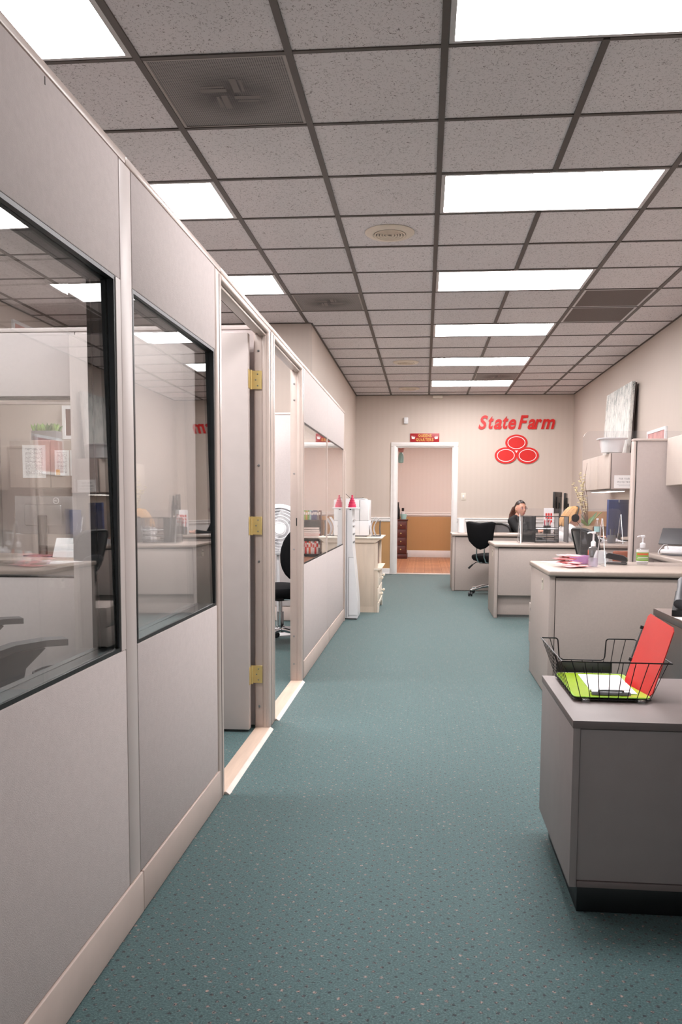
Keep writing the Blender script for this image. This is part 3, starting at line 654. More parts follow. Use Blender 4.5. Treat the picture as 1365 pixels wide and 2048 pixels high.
back += [(xa - .008, ry1 - .006, zd + .012), (xa - .004, ry1 - .008, zd + .004), (xa + .006, ry1 - .008, zd), (xb - .006, ry1 - .008, zd), (xb + .004, ry1 - .008, zd + .004), (xb + .008, ry1 - .006, zd + .012)]
back += [(xb + .022 - .010 * math.sin(k * PI / 8), ry1, tz1 - .010 + .010 * math.cos(k * PI / 8)) for k in range(4, 0, -1)] + [(xb + .022, ry1, tz1), (rx1 - .004, ry1, tz1), (rx1, ry1 - .004, tz1), (rx1, ry0, tz1)]
MB().tube(back, R3, 8, True).build('rim', 'black_wire', t)
lerp = lambda a, b, k: a + (b - a) * k
for k in range(8):                                               # wires that run down the front, under the floor of the tray and up the back
    u = (k + .8) / 8.6; xt, xbm = lerp(rx0, rx1, u), lerp(bx0, bx1, u)
    ztop = tz1 if not (xa - .01 < xt < xb + .01) else zd
    MB().tube([(xt, ry0, tz1), (xbm, by0, tz0 - .002), (xbm, by1, tz0 - .002), (xt, ry1 if ztop == tz1 else ry1 - .008, ztop)], R2, 6).build('wire', 'black_wire', t)
for k in range(9):
    u = (k + .7) / 9.4
    MB().tube([(rx0, lerp(ry0, ry1, u), tz1), (bx0, lerp(by0, by1, u), tz0 - .004), (bx1, lerp(by0, by1, u), tz0 - .004), (rx1, lerp(ry0, ry1, u), tz1)], R2, 6).build('wire', 'black_wire', t)
for x in (.492, .655): MB().rbox(x - .011, x + .011, by0 - .012, by0 + .006, .5622, .5735, .002).build('foot_clip', 'clear_bottle', t)
for x in (.492, .655): MB().rbox(x - .011, x + .011, by1 - .006, by1 + .012, .5622, .5735, .002).build('foot_clip', 'clear_bottle', t)
MB().rbox(.466, .655, ry1 - .024, ry1 - .020, tz0 + .004, zd - .004, .001).build('dark_plate', 'dark_gray', t)  # flat dark rectangle below the dip of the back rim
def clip_to(t, w, y):                                            # sprung metal clip of a clipboard, on local +z face at -y end
    MB().sheet(lambda u, v: ((u - .5) * w, y + v * .034, .005 + .013 * math.sin(v * PI) ** .7), 2, 8, .0012).build('clip', 'steel', t)
    MB().tube([(-w * .32, y + .008, .016), (-w * .25, y - .006, .020), (w * .25, y - .006, .020), (w * .32, y + .008, .016)], .0026, 8).build('clip_lever', 'dark_gray', t)
t = thing('clipboard', 'lime green translucent clipboard lying in the wire tray', 'clipboard', (.573, 2.633, .5755))
MB().prism([(p[0], p[1]) for p in rrect(-.112, .112, -.172, .172, 0, .016)], 'z', 0, .003).build('board', 'green_acrylic', t)
MB().tube(rrect(-.112, .112, -.172, .172, .0015, .016), .0021, 6, True).build('edge', 'green_edge', t)
clip_to(t, .115, -.158)
sheet('white paper sheet under the clip of the lime green clipboard', .593, 2.640, .5793, -.03, .135, .275)
t = thing('red_clipboard', 'red translucent clipboard standing tilted in the wire tray', 'clipboard', (0, 0, 0))
P0, P1, P2, P3 = Vector((.690, 2.472, .5785)), Vector((.658, 2.675, .5775)), Vector((.7345, 2.690, .806)), Vector((.7610, 2.505, .783))
u_, v_ = (P1 - P0), (P3 - P0); nn = u_.cross(v_).normalized()
def on_red(u, v, d): a = P0.lerp(P1, u); c = P3.lerp(P2, u); return a.lerp(c, v) + nn * d
rr = [(.06, 0), (.94, 0), (1, .05), (1, .95), (.94, 1), (.06, 1), (0, .95), (0, .05)]
b = MB(); k8 = len(rr)
b.add([on_red(u, v, d) for d in (-.0015, .0015) for u, v in rr], [tuple(reversed(range(k8))), tuple(range(k8, 2 * k8))] + [(i, (i + 1) % k8, k8 + (i + 1) % k8, k8 + i) for i in range(k8)])
b.build('board', 'red_acrylic', t)
a, c = on_red(1.050, .30, 0), on_red(1.050, .80, 0)
MB().tube([a.lerp(c, .08), a.lerp(c, .92)], .0062, 12).build('clip_tube', 'clear_bottle', t)
MB().tube([a.lerp(c, .10), a.lerp(c, .90)], .0022, 8).build('clip_rod', 'black_plastic', t)
MB().tube([a, a.lerp(c, .09)], .0072, 12).build('end_cap', 'black_plastic', t); MB().tube([a.lerp(c, .91), c], .0082, 12).build('end_cap', 'black_plastic', t)

# ---------------------------------------------------------------- chairs
def star_base(t, r=.30, chrome='chrome', zc=.40, n=5, twist=0.3):
    for k in range(n):
        a = twist + 2 * PI * k / n; c, s_ = math.cos(a), math.sin(a)
        MB().tube([(.02 * c, .02 * s_, .125), (.12 * c, .12 * s_, .118), (.22 * c, .22 * s_, .092), (r * c, r * s_, .075)], [.021, .018, .016, .014], 10).build('base_arm', chrome, t)
        cs = MB(); cs.T = Matrix.Translation((r * c, r * s_, 0)) @ Matrix.Rotation(a + .9, 4, 'Z')
        cs.cyl((0, -.024, .028), (0, -.006, .028), .028, n=16).cyl((0, .006, .028), (0, .024, .028), .028, n=16).cyl((0, -.006, .028), (0, .006, .028), .012, n=10).cyl((0, 0, .03), (0, 0, .078), .010, n=10)
        cs.build('caster', 'black_plastic', t)
    MB().lathe([(.034, .10), (.034, .15), (.027, .155), (.027, .27)], 18).build('lower_column', chrome, t)
    MB().cyl((0, 0, .27), (0, 0, zc), .015, n=14).build('gas_column', chrome, t)
def pad(w, d, h, dome, seed=0):
    """upholstered pad, centred, top at z=0"""
    def fn(q, v):
        return q
    rings = []
    for z, k in ((-h, .80), (-h * .92, .90), (-h * .6, .99), (-h * .3, 1.0), (-h * .1, .96), (0, .86), (dome, .55), (dome * 1.15, .2)):
        ring = []
        for j in range(36):
            a = 2 * PI * j / 36; c, s_ = math.cos(a), math.sin(a); e = .62
            ring.append((w / 2 * k * math.copysign(abs(c) ** e, c), d / 2 * k * math.copysign(abs(s_) ** e, s_), z))
        rings.append(ring)
    return MB().loft(rings)
def backrest(w, h, zb, th, curve=.05, flare=.18, notch=0.0, n=24):
    """upholstered back: rounded-bottom shield, front face towards +y; local y=0"""
    half = []
    def width(v): return w / 2 * (1 - flare * (1 - v)) * min(1, (max(1e-4, v) / .30) ** .5 if v < .30 else 1) * min(1, ((1.0001 - v) / .08) ** .35 if v > .92 else 1)
    rings = []
    for i in range(n + 1):
        v = i / n; wd = max(.004, width(v)); ring = []
        for j in range(20):
            a = 2 * PI * j / 20; x = wd * math.cos(a); k = abs(math.cos(a))
            tt = th * (.55 + .45 * math.sin(PI * min(1, v * 1.0)) ** .5) * .5
            y = tt * math.copysign(abs(math.sin(a)) ** .7, math.sin(a)) + curve * (x / (w / 2)) ** 2 - .02 * math.sin(PI * v)
            ring.append((x, y, zb + v * h - notch * math.exp(-(x / (w * .22)) ** 2) * max(0, v - .8) * 5))
        rings.append(ring)
    return MB().loft(rings)
def task_chair(label, loc, rz, zs=.47, bz=.58, bw=.46, bh=.38, twist=.3, arms=False, group=None, round_back=False, lean=.10):
    t = thing('task_chair', label, 'chair', loc, rz, group); star_base(t, zc=zs - .08, twist=twist)
    s = pad(.48, .46, .085, .012); s.v = [(x, y + .03, z + zs - .012) for x, y, z in s.v]; s.build('seat', 'black_fabric', t)
    MB().rbox(-.11, .11, -.12, .14, zs - .125, zs - .098, .008).build('seat_plate', 'black_plastic', t)
    MB().tube([(-.10, .02, zs - .115), (-.22, .0, zs - .12), (-.27, -.02, zs - .16)], [.006, .006, .006], 8).tube([(-.265, -.018, zs - .155), (-.315, -.035, zs - .205)], [.010, .014], 10).build('lever', 'black_plastic', t)
    for x in (-.055, .055): MB().tube([(x, -.10, zs - .11), (x, -.22, zs - .10), (x, -.262, zs - .04), (x, -.268, bz + .12)], .0085, 8).build('back_support', 'chrome', t)
    if round_back:
        b = MB(); rings = []
        for i in range(13):
            a = PI * i / 12; ring = []
            for j in range(20):
                q = 2 * PI * j / 20; ring.append((bw / 2 * math.sin(a) * math.cos(q) if 0 < i < 12 else .004 * math.cos(q), .036 * max(.15, math.sin(a)) * math.sin(q), -math.cos(a) * bh / 2 + bh / 2))
            rings.append(ring)
        b.loft(rings)
    else: b = backrest(bw, bh, 0, .085, .04, .30, .035)
    ml = Matrix.Rotation(lean, 4, 'X'); b.v = [tuple(ml @ Vector(p) + Vector((0, -.25, bz))) for p in b.v]
    b.build('backrest', 'black_fabric', t, ang=60)
    if arms:
        for x in (-.30, .30):
            pts = [(-.16, zs + .155), (-.08, zs + .205), (.02, zs + .232), (.12, zs + .240), (.19, zs + .238)]
            b = MB()
            for q in (-1,): b.loft([[(x - .036, y, z), (x + .036, y, z), (x + .036, y, z + .022), (x - .036, y, z + .022)] for y, z in pts])
            b.build('arm_pad', 'dark_gray', t, ang=50)
            prof = [(-.10, zs + .185), (-.045, zs + .150), (-.030, zs + .05), (-.035, zs - .10), (.035, zs - .10), (.030, zs + .05), (.055, zs + .17), (.12, zs + .232), (.02, zs + .225)]
            MB().prism(prof, 'x', x - .016, x + .016).build('arm_bracket', 'dark_gray', t)
            MB().rbox(min(x, math.copysign(.10, x)), max(x, math.copysign(.10, x)), -.03, .03, zs - .125, zs - .099, .006).build('arm_bar', 'dark_gray', t)
    return t
task_chair('black fabric task chair standing in front of the farthest counter desk', (.862, 10.40, 0), -.62, bz=.595, bw=.44, bh=.365, twist=3.0, zs=.535, lean=.16)
task_chair('black round-backed task chair inside the second office doorway', (-1.160, 6.52, 0), .80, zs=.495, bz=.535, bw=.40, bh=.44, twist=-.17, round_back=True)
task_chair('charcoal armchair on casters behind the nearest window', (-1.57, 2.78, 0), -.86, zs=.425, bz=.56, bw=.46, bh=.42, twist=.1, arms=True)
def mesh_chair(label, loc, rz, zs=.47, bw=.46, bh=.44, bz=.58, net='black_fabric', lean=.15):
    t = thing('mesh_chair', label, 'chair', loc, rz); star_base(t, chrome='black_plastic', zc=zs - .08, twist=.7)
    s = pad(.48, .46, .07, .01); s.v = [(x, y + .03, z + zs - .012) for x, y, z in s.v]; s.build('seat', 'black_fabric', t)
    MB().rbox(-.12, .12, -.12, .14, zs - .115, zs - .083, .008).build('seat_plate', 'black_plastic', t)
    ml = Matrix.Translation((0, -.25, bz)) @ Matrix.Rotation(lean, 4, 'X')
    def outline(a):                                              # rounded trapezoid, wider at the top
        c, s_ = math.cos(a), math.sin(a); x = math.copysign(abs(c) ** .62, c); z = math.copysign(abs(s_) ** .62, s_)
        k = .78 + .22 * (z + 1) / 2; return bw / 2 * x * k, bh / 2 * (z + 1)
    ring = [outline(2 * PI * j / 36) for j in range(36)]; cy = lambda x: .06 * (x / (bw / 2)) ** 2
    b = MB(); b.T = ml; b.tube([(x, cy(x), z) for x, z in ring], .016, 8, True); b.build('back_rim', 'black_plastic', t)
    b = MB(); b.T = ml; vs = [(x * .97, cy(x * .97), bh / 2 + (z - bh / 2) * .97) for x, z in ring]; vs2 = [(x, y - .004, z) for x, y, z in vs]; n = len(vs)
    mid = [(0, -.012, bh / 2), (0, -.016, bh / 2)]
    b.add(vs + vs2 + mid, [(j, (j + 1) % n, 2 * n) for j in range(n)] + [(n + (j + 1) % n, n + j, 2 * n + 1) for j in range(n)]); b.build('back_mesh', net, t)
    b = MB(); b.T = ml; b.ell((0, -.012, bh * .30), (.15, .018, .055)); b.build('lumbar_pad', 'dark_gray', t)
    MB().tube([(0, -.10, zs - .10), (0, -.24, zs - .09), (0, -.30, zs + .02), (0, -.285, bz + .10)], [.024, .022, .02, .018], 10).build('back_support', 'black_plastic', t)
    return t
mesh_chair('black mesh-back chair standing behind the front desk', (1.70, 7.42, 0), -1.28, zs=.46, bw=.46, bh=.40, bz=.555, net='mesh_net', lean=.28)
t = thing('side_chair', 'brown leather side chair in front of the middle desk', 'chair', (2.08, 7.97, 0), .0)
MB().rbox(-.23, .23, -.22, .22, .42, .475, .02).build('seat', 'leather_brown', t); MB().rbox(-.22, .22, .185, .225, .50, .705, .015).build('backrest', 'leather_brown', t)
for x in (-.20, .20):
    for y in (-.19, .205): MB().cyl((x, y, 0), (x, y, .42 if y < 0 else .60), .013, n=10).build('leg', 'black_plastic', t)

# ---------------------------------------------------------------- right side: screens, overhead cabinets, things on them
t = thing('fabric_screen', 'tall grey fabric screen with pale end trim between the desks', 'screen', (1.712, 6.925, 0))
MB().rbox(.034, .64, .004, .066, .10, 1.682, .003).build('panel', 'screen_fabric', t); MB().rbox(0, .026, 0, .07, 0, 1.682, .006).build('end_trim', 'frame_paint', t)
MB().box(.0262, .0338, .012, .058, .01, 1.681).build('groove', 'gasket', t); MB().rbox(0, .64, -.002, .072, 1.683, 1.703, .005).build('top_cap', 'frame_paint', t); MB().rbox(.034, .64, .006, .064, .004, .098, .003).build('plinth', 'plinth_paint', t)
def overhead(label, x0, y0, y1, z0, z1, cuts):
    t = thing('overhead_cabinet', label, 'cabinet', (x0, y0, z0)); D, H, L = XR - x0 - .002, z1 - z0, y1 - y0
    MB().rbox(.026, D, .012, L - .012, .012, H, .003).build('body', 'laminate', t)
    MB().rbox(.026, D, 0, .0115, 0, H - .004, .002).build('end_panel', 'laminate', t); MB().rbox(.026, D, L - .0115, L, 0, H - .004, .002).build('end_panel', 'laminate', t)
    ys = [0] + cuts + [L]
    for a, e in zip(ys, ys[1:]): MB().rbox(0, .020, a + .002, e - .002, .004, H - .004, .006, seg=3).build('door', 'door_laminate', t)
    MB().box(.0203, .0255, .004, L - .004, .008, H - .008).build('reveal', 'seam_dark', t)
    return t
overhead('overhead cabinet above the middle desk, printed notice on its end', 2.0, 9.09, 10.60, 1.33, 1.722, [.60, 1.05])
overhead('overhead cabinet at the right edge, nearer than the tall fabric screen', 1.975, 5.35, 6.90, 1.312, 1.706, [.78])
t = thing('under_cabinet_lamp', 'slim lit lamp under the overhead cabinet', 'lamp', (2.05, 9.2, 1.31)); MB().rbox(0, .16, 0, 1.1, 0, .018, .003).build('housing', 'lamp_frame', t); MB().box(.01, .15, .01, 1.09, -.004, -.0005).build('tube', 'under_glow', t)
t = thing('notice', 'printed protection notice taped to the overhead cabinet end', 'sign', (2.056, 9.088, 1.34)); MB().box(0, .216, -.0015, -.0004, 0, .140).build('sheet', 'print_white', t)
b = MB(); write(b, 'FOR YOUR', .052, -.0015, .092, .020, m=0); write(b, 'PROTECTION', .034, -.0015, .056, .020); b.build('lettering', 'mid_gray', t)
b = MB(); b.box(.03, .19, -.0021, -.0015, .036, .0385).box(.05, .17, -.0021, -.0015, .024, .0265); b.build('small_print', 'mid_gray', t)
t = solo(MB(), 'placeholder', 'white_plastic', 'x', 'x') if False else None
# canvas leaning on the wall, standing on the cabinet
b = MB(); ln = .042; b.rbox(-.020, .020, 0, 1.24, 0, .80, .003)
t = thing('canvas_painting', 'grey speckled abstract canvas leaning on the right wall', 'painting', (2.262, 9.36, 1.7275)); b.T = Matrix.Identity(4)
b.v = [tuple(Matrix.Rotation(ln, 4, 'Y') @ Vector(p)) for p in b.v]; b.build('canvas', 'abstract_canvas', t)
m = MB(); m.rbox(.0205, .040, .01, 1.23, .012, .79, .002); m.v = [tuple(Matrix.Rotation(ln, 4, 'Y') @ Vector(p)) for p in m.v]; m.build('stretcher', 'seam_dark', t)
t = thing('plastic_tub', 'white translucent basin standing on the overhead cabinet', 'tub', (2.045, 9.205, 1.723))
def ringr(w, d, z, e=.55, n=32): return [(w * math.copysign(abs(math.cos(2 * PI * j / n)) ** e, math.cos(2 * PI * j / n)), d * math.copysign(abs(math.sin(2 * PI * j / n)) ** e, math.sin(2 * PI * j / n)), z) for j in range(n)]
MB().loft([ringr(.094, .085, .002), ringr(.105, .095, .006), ringr(.130, .122, .150), ringr(.126, .118, .150), ringr(.101, .091, .010), ringr(.094, .085, .006)]).build('basin', 'tub_plastic', t)
MB().loft([ringr(.128, .120, .150), ringr(.154, .146, .150), ringr(.156, .148, .160), ringr(.128, .120, .164)], caps=False).build('lip', 'white_plastic', t)
def picture(label, x, y0, y1, z0, z1, side, mat, fw=.03):
    """framed picture on a wall of constant x; side=-1 hangs on the right wall, +1 on the left"""
    t = thing('picture_frame', label, 'picture', (x, y0, z0)); L, H = y1 - y0, z1 - z0; a, e = (0, .02) if side > 0 else (-.02, 0)
    f = MB()
    for q in ((0, fw, 0, H), (L - fw, L, 0, H), (fw, L - fw, 0, fw), (fw, L - fw, H - fw, H)): f.box(a, e, *q)
    f.build('frame', 'white_gloss', t); MB().box(a + .006, e - .006, fw, L - fw, fw, H - fw).build('print', mat, t)
picture('small white framed picture on the right wall above the fabric screen', XR - .001, 8.25, 8.92, 1.52, 1.93, -1, 'picture_pink')
picture('white framed print high on the left wall of the offices', XL + .001, 7.20, 7.85 - .06, 2.28, 2.80, 1, 'picture_pink')
t = thing('wire_cup', 'black wire cup on top of the right-edge overhead cabinet', 'cup', (2.110, 6.60, 1.707))
for z, r in ((.002, .045), (.045, .055), (.092, .066), (.118, .072)): MB().tube([(r * math.cos(2 * PI * j / 24), r * math.sin(2 * PI * j / 24), z) for j in range(24)], .0026, 6, True).build('ring', 'black_wire', t)
for k in range(12):
    a = 2 * PI * k / 12; MB().tube([(.045 * math.cos(a), .045 * math.sin(a), .002), (.072 * math.cos(a + .35), .072 * math.sin(a + .35), .118)], .002, 6).build('wire', 'black_wire', t)

# ---------------------------------------------------------------- clear screens on the desks
def shield(label, x0, x1, y, z, h, feet):
    t = thing('sneeze_guard', label, 'guard', (0, y, z)); r = .05
    pts = [(x0, 0), (x1, 0)] + [(x1 - r + r * math.cos(a), h - r + r * math.sin(a)) for a in [PI / 2 * k / 6 for k in range(7)]] + [(x0 + r + r * math.cos(a), h - r + r * math.sin(a)) for a in [PI / 2 + PI / 2 * k / 6 for k in range(7)]]
    k = len(pts); b = MB()
    b.add([(u, yy, v) for yy in (-.0025, .0025) for u, v in pts], [tuple(range(k)), tuple(reversed(range(k, 2 * k)))], 0)
    b.add([(u, yy, v) for yy in (-.0025, .0025) for u, v in pts], [(i, k + i, k + (i + 1) % k, (i + 1) % k) for i in range(k)], 1)
    b.build('sheet', ['acrylic_sheet', 'acrylic_edge'], t)
    for x in feet:
        tri = [(-.13, 0), (.13, 0), (.012, .30), (-.012, .30)]
        MB().tube([(x, -.13, .003), (x, .13, .003), (x, .010, .30), (x, -.010, .30)], .0035, 6, True).build('foot', 'acrylic_edge', t)
    return t
shield('clear acrylic guard on the front desk behind the hand pumps', 1.005, 2.22, 5.33, .768, .855, (1.140, 2.05))
shield('clear acrylic guard on the middle desk behind the black mesh tray', .975, 2.03, 8.62, .758, .36, (1.000, 2.030))

# ---------------------------------------------------------------- things on the front desk
ZA = .7678
sheet('white paper sheet on the front desk beside the pink packets', .940, 5.53, ZA, .25)
def packet(label, x, y, z, rz, w, d, seed, mat='pink_film', name='plastic_packet', amp=.008, group='pink plastic packets'):
    r = random.Random(seed); ph = [r.uniform(0, 6.28) for _ in range(6)]
    def f(u, v, s_):                                             # a filled pouch with creases and a flat seam all round
        e = (1 - abs(2 * u - 1) ** 3) * (1 - abs(2 * v - 1) ** 3)
        return ((u - .5) * w + .004 * math.sin(9 * v + ph[4]), (v - .5) * d + .004 * math.sin(8 * u + ph[5]), amp * (1.0 + s_ * (.75 * e + .22 * e * math.sin(17 * u + 6 * v + ph[0]) + .16 * e * math.sin(23 * v - 9 * u + ph[1])) + .35 * math.sin(4 * u + ph[2]) * (1 - e)))
    return solo(MB().sheet(lambda u, v: f(u, v, 1), 18, 12, .001).sheet(lambda u, v: f(u, v, -1), 18, 12, .001), name, mat, label, 'packet', (x, y, z), rz, group)
packet('lowest pink packet of the pile, sticking out towards the bottles', .945, 5.115, ZA + .001, .30, .15, .10, 1, amp=.008)
packet('pink packet second from the bottom of the pile', .905, 5.165, ZA + .0185, -.35, .15, .10, 2, amp=.0095)
packet('pink packet third from the bottom, nearest the desk end', .890, 5.19, ZA + .0395, .6, .13, .10, 3, amp=.0095)
packet('topmost pink packet of the pile on the front desk', .915, 5.20, ZA + .0605, .1, .15, .10, 4, amp=.0085)
b = MB().loft([ringr(.055, .03, .002), ringr(.060, .036, .01), ringr(.064, .038, .056), ringr(.059, .033, .056), ringr(.052, .030, .012)]); solo(b, 'purple_box', 'purple_band', 'small purple open box behind the pink packets', 'box', (1.020, 5.42, ZA))
def pump_bottle(label, x, y, h, r, liquid, lab, zb, square=False):
    t = thing('pump_bottle', label, 'bottle', (x, y, ZA)); e = .6 if square else 1.0
    R = lambda q, z: ringr(q, q * (.72 if square else 1), z, e, 24)
    MB().loft([R(r * .92, .001), R(r, .008), R(r, zb * .86), R(r * .88, zb * .94), R(r * .42, zb), R(r * .40, zb + .008)]).build('bottle', 'clear_bottle', t)
    MB().loft([R(r * .86, .004), R(r * .93, .010), R(r * .93, zb * .45)]).build('liquid', liquid, t)
    MB().lathe([(r * .50, zb + .002), (r * .50, zb + .026), (r * .36, zb + .032), (.006, zb + .036), (.0055, h - .016)], 20).build('pump_collar', 'white_plastic', t)
    MB().rbox(-.012, .012, -.010, .010, h - .016, h, .004).tube([(-.008, 0, h - .006), (-.03, -.004, h - .008), (-.038, -.005, h - .013)], .004, 8).build('pump_head', 'white_plastic', t)
    for nm, mat, z0, z1, a0, a1, k in lab:
        ring = R(r * 1.012 + .0006 * k, 0); n = len(ring); i0, i1 = int(a0 * n), int(a1 * n)
        vs = [(ring[i % n][0], ring[i % n][1], z) for z in (z0, z1) for i in range(i0, i1 + 1)]; c = i1 - i0 + 1
        MB().add(vs, [(i, i + 1, c + i + 1, c + i) for i in range(c - 1)]).build(nm, mat, t)
    return t
pump_bottle('tall clear pump bottle with a little red print on the front desk', 1.060, 5.19, .222, .030, 'lilac_gel', [('label', 'label_orange', .075, .105, .46, .58, 1), ('label', 'red_acrylic', .004, .04, .46, .54, 1)], .128, True)
pump_bottle('pump bottle with a green and orange label on the front desk', 1.435, 5.47, .192, .036, 'clear_bottle', [('label', 'print_white', .018, .098, .42, 1.08, 1), ('green_label', 'label_green', .024, .080, .48, 1.02, 2), ('orange_oval', 'label_orange', .062, .074, .58, .90, 3), ('label_line', 'print_white', .046, .050, .60, .88, 3), ('label_line', 'print_white', .036, .038, .56, .92, 3)], .108, True)
t = thing('tape_holder', 'white translucent tape holder between pump bottle and stapler', 'tape holder', (1.180, 5.52, ZA))
MB().prism([(-.045, 0), (.045, 0), (.040, .05), (.024, .085), (-.026, .085), (-.040, .05)], 'y', -.03, .03).build('body', 'tub_plastic', t); MB().cyl((0, -.016, .045), (0, .016, .045), .026, n=20).build('roll', 'white_plastic', t)
t = thing('stapler', 'black stapler on the front desk beside the tape holder', 'stapler', (1.262, 5.43, ZA), -.42)
MB().rbox(-.065, .065, -.018, .018, 0, .012, .004).build('base', 'black_plastic', t); MB().prism([(-.066, .040), (.060, .018), (.068, .024), (.064, .046), (.04, .060), (-.05, .074), (-.066, .066)], 'y', -.016, .016).build('arm', 'black_plastic', t)
MB().rbox(-.06, .066, -.012, .012, .013, .019, .001).build('anvil_rail', 'steel', t); MB().prism([(.030, .012), (.062, .012), (.060, .04), (.04, .04)], 'y', -.018, .018).build('hinge', 'black_plastic', t)
# on the side worktop at the right edge
t = thing('tablet_stand', 'dark tablet on a white stand at the right edge', 'tablet', (2.03, 6.74, .768), -.5)
MB().rbox(-.11, .11, -.07, .07, 0, .035, .014).rbox(-.09, .09, -.02, .06, .03, .062, .012).build('stand', 'white_plastic', t)
b = MB().rbox(-.135, .135, -.006, .006, 0, .19, .005); b.v = [tuple(Matrix.Translation((0, -.02, .074)) @ Matrix.Rotation(-.85, 4, 'X') @ Vector(p)) for p in b.v]; b.build('tablet', 'dark_gray', t)
solo(MB().rbox(-.12, .12, -.10, .10, 0, .005, .002), 'mouse_pad', 'dark_gray', 'dark mouse pad in front of the white tablet stand', 'mouse pad', (2.005, 6.53, .768), .2)
solo(MB().tube([(1.845, 6.55, .771), (1.838, 6.55, .785), (1.845, 6.56, .800), (1.868, 6.58, .825), (1.90, 6.62, .846), (1.935, 6.66, .845), (1.955, 6.69, .806)], .0028, 8), 'cable', 'white_plastic', 'white cable arching up to the white tablet stand', 'cable')

# ---------------------------------------------------------------- things on the middle desk and its side worktop
ZB = .758
t = thing('mesh_tray', 'black mesh desk tray on the middle desk before the blonde person', 'letter tray', (1.275, 8.80, ZB)); hw, dd, hh = .235, .13, .275
def meshwall(x, m='mesh_net'):
    MB().box(x - .001, x + .001, -dd, dd, .004, hh - .004).build('mesh_side', m, t)
    MB().tube([(x, -dd, .004), (x, dd, .004), (x, dd, hh), (x, -dd, hh)], .004, 6, True).build('side_frame', 'black_wire', t)
meshwall(-hw); meshwall(hw); meshwall(-.105); meshwall(.135)
MB().box(-hw + .004, -.109, -dd, -dd + .002, .004, hh - .004).build('mesh_front', 'mesh_net', t)
for z in (.012, .075, .14): 
    MB().box(-.103, .131, -dd + .004, dd, z, z + .002).build('shelf', 'mesh_net', t)
    MB().tube([(-.105, -dd, z), (.135, -dd, z), (.135, -dd, z + .02), (-.105, -dd, z + .02)], .003, 6, True).build('shelf_lip', 'black_wire', t)
for x in (.015,): MB().tube([(x, -dd, .0), (x, -dd, hh)], .0025, 6).build('rod', 'black_wire', t)
MB().tube([(-hw, -dd, hh), (hw, -dd, hh)], .003, 6).build('rod', 'black_wire', t); MB().tube([(-hw, dd, hh), (hw, dd, hh)], .003, 6).build('rod', 'black_wire', t)
for k, z in enumerate((.016, .079, .144)): sheet('white papers on the %s shelf of the black mesh tray' % ('lowest', 'middle', 'top')[k], 1.288, 8.80, ZB + z - .0015, .02, .21, .22)
def monitor(label, loc, rz, w, h, back, lift=.11, front='screen_black', bulge=True, foot=.12):
    """screen faces local -y"""
    t = thing('monitor', label, 'monitor', loc, rz); b = MB().rbox(-w / 2, w / 2, -.012, .012, lift, lift + h, .006)
    b.build('back_shell', back, t)
    if bulge: MB().rbox(-w * .32, w * .32, .0115, .030, lift + h * .22, lift + h * .78, .012).build('back_bulge', back, t)
    MB().box(-w / 2 + .010, w / 2 - .010, -.0135, -.0122, lift + .014, lift + h - .010).build('screen', front, t)
    MB().rbox(-.035, .035, .030 if bulge else .0125, .048 if bulge else .03, .008, lift + h * (.5 if bulge else .1), .006).build('stand', 'black_plastic', t); MB().rbox(-foot, foot, -.05, min(.12, foot + .02), 0, .010, .004).build('base', 'black_plastic', t)
    return t
t = monitor('navy-backed monitor under the overhead cabinet, round emblem near its top', (2.165, 9.34, ZB), -2.28, .46, .42, 'navy_plastic', lift=.040, bulge=False)
MB().tube([(.014 * math.cos(2 * PI * j / 20), .0125, .442 + .011 * math.sin(2 * PI * j / 20)) for j in range(20)], .0018, 6, True).build('emblem', 'white_plastic', t)
MB().box(-.229, .229, .0121, .0135, .420, .422).build('seam', 'navy_dark', t)
monitor('slimmer blue display panel right of the navy-backed one', (2.272, 8.99, ZB), 2.85, .13, .33, 'navy_plastic', lift=.05, bulge=False, foot=.06)
t = thing('water_bottle', 'clear water bottle with a blue label on the middle desk worktop', 'bottle', (1.925, 9.24, ZB))
MB().lathe([(.030, .001), (.034, .006), (.034, .05), (.031, .055), (.034, .06), (.034, .12), (.034, .165), (.028, .195), (.013, .222), (.012, .236)], 24).build('bottle', 'clear_bottle', t)
MB().lathe([(.0345, .10), (.0345, .16)], 24, caps=False).build('label', 'teal_glaze', t); MB().lathe([(.0145, .232), (.0145, .250), (.012, .252)], 18).build('cap', 'white_plastic', t)
t = thing('pencil_cup', 'grey cup with pens on the middle desk', 'cup', (1.965, 8.72, ZB)); MB().lathe([(.038, 0), (.042, .006), (.045, .085), (.041, .085), (.037, .008), (.01, .007)], 24, caps=False).build('cup', 'gray_tub', t)
for a, c in ((.4, 'black_plastic'), (2.2, 'navy_plastic'), (4.1, 'mid_gray')): MB().tube([(.014 * math.cos(a), .014 * math.sin(a), .01), (.034 * math.cos(a), .034 * math.sin(a), .15)], .004, 8).build('pen', c, t)
b = MB().sheet(lambda u, v: ((u - .5) * .20, (v - .5) * .16, .05 * math.exp(-((u - .4) ** 2 + (v - .5) ** 2) * 9) + .006 * math.sin(9 * u) * math.sin(7 * v) + .01), 14, 12, .003); solo(b, 'paper_bag', 'paper_white', 'crumpled pale paper behind the clear guard of the middle desk', 'paper', (2.04, 8.93, ZB - .002), .4)
t = thing('desk_gadget', 'small white and black gadget left of the grey pencil cup', 'gadget', (1.855, 8.78, ZB)); MB().rbox(-.05, .05, -.03, .03, 0, .05, .014).build('body', 'white_plastic', t); MB().cyl((0, -.031, .026), (0, -.034, .026), .016, n=18).build('dial', 'black_plastic', t); MB().rbox(.012, .046, -.028, .028, .0505, .062, .004).build('lid', 'black_plastic', t)
t = thing('cardboard_organizer', 'brown cardboard organizer behind the water bottle', 'box', (2.13, 10.25, ZB))
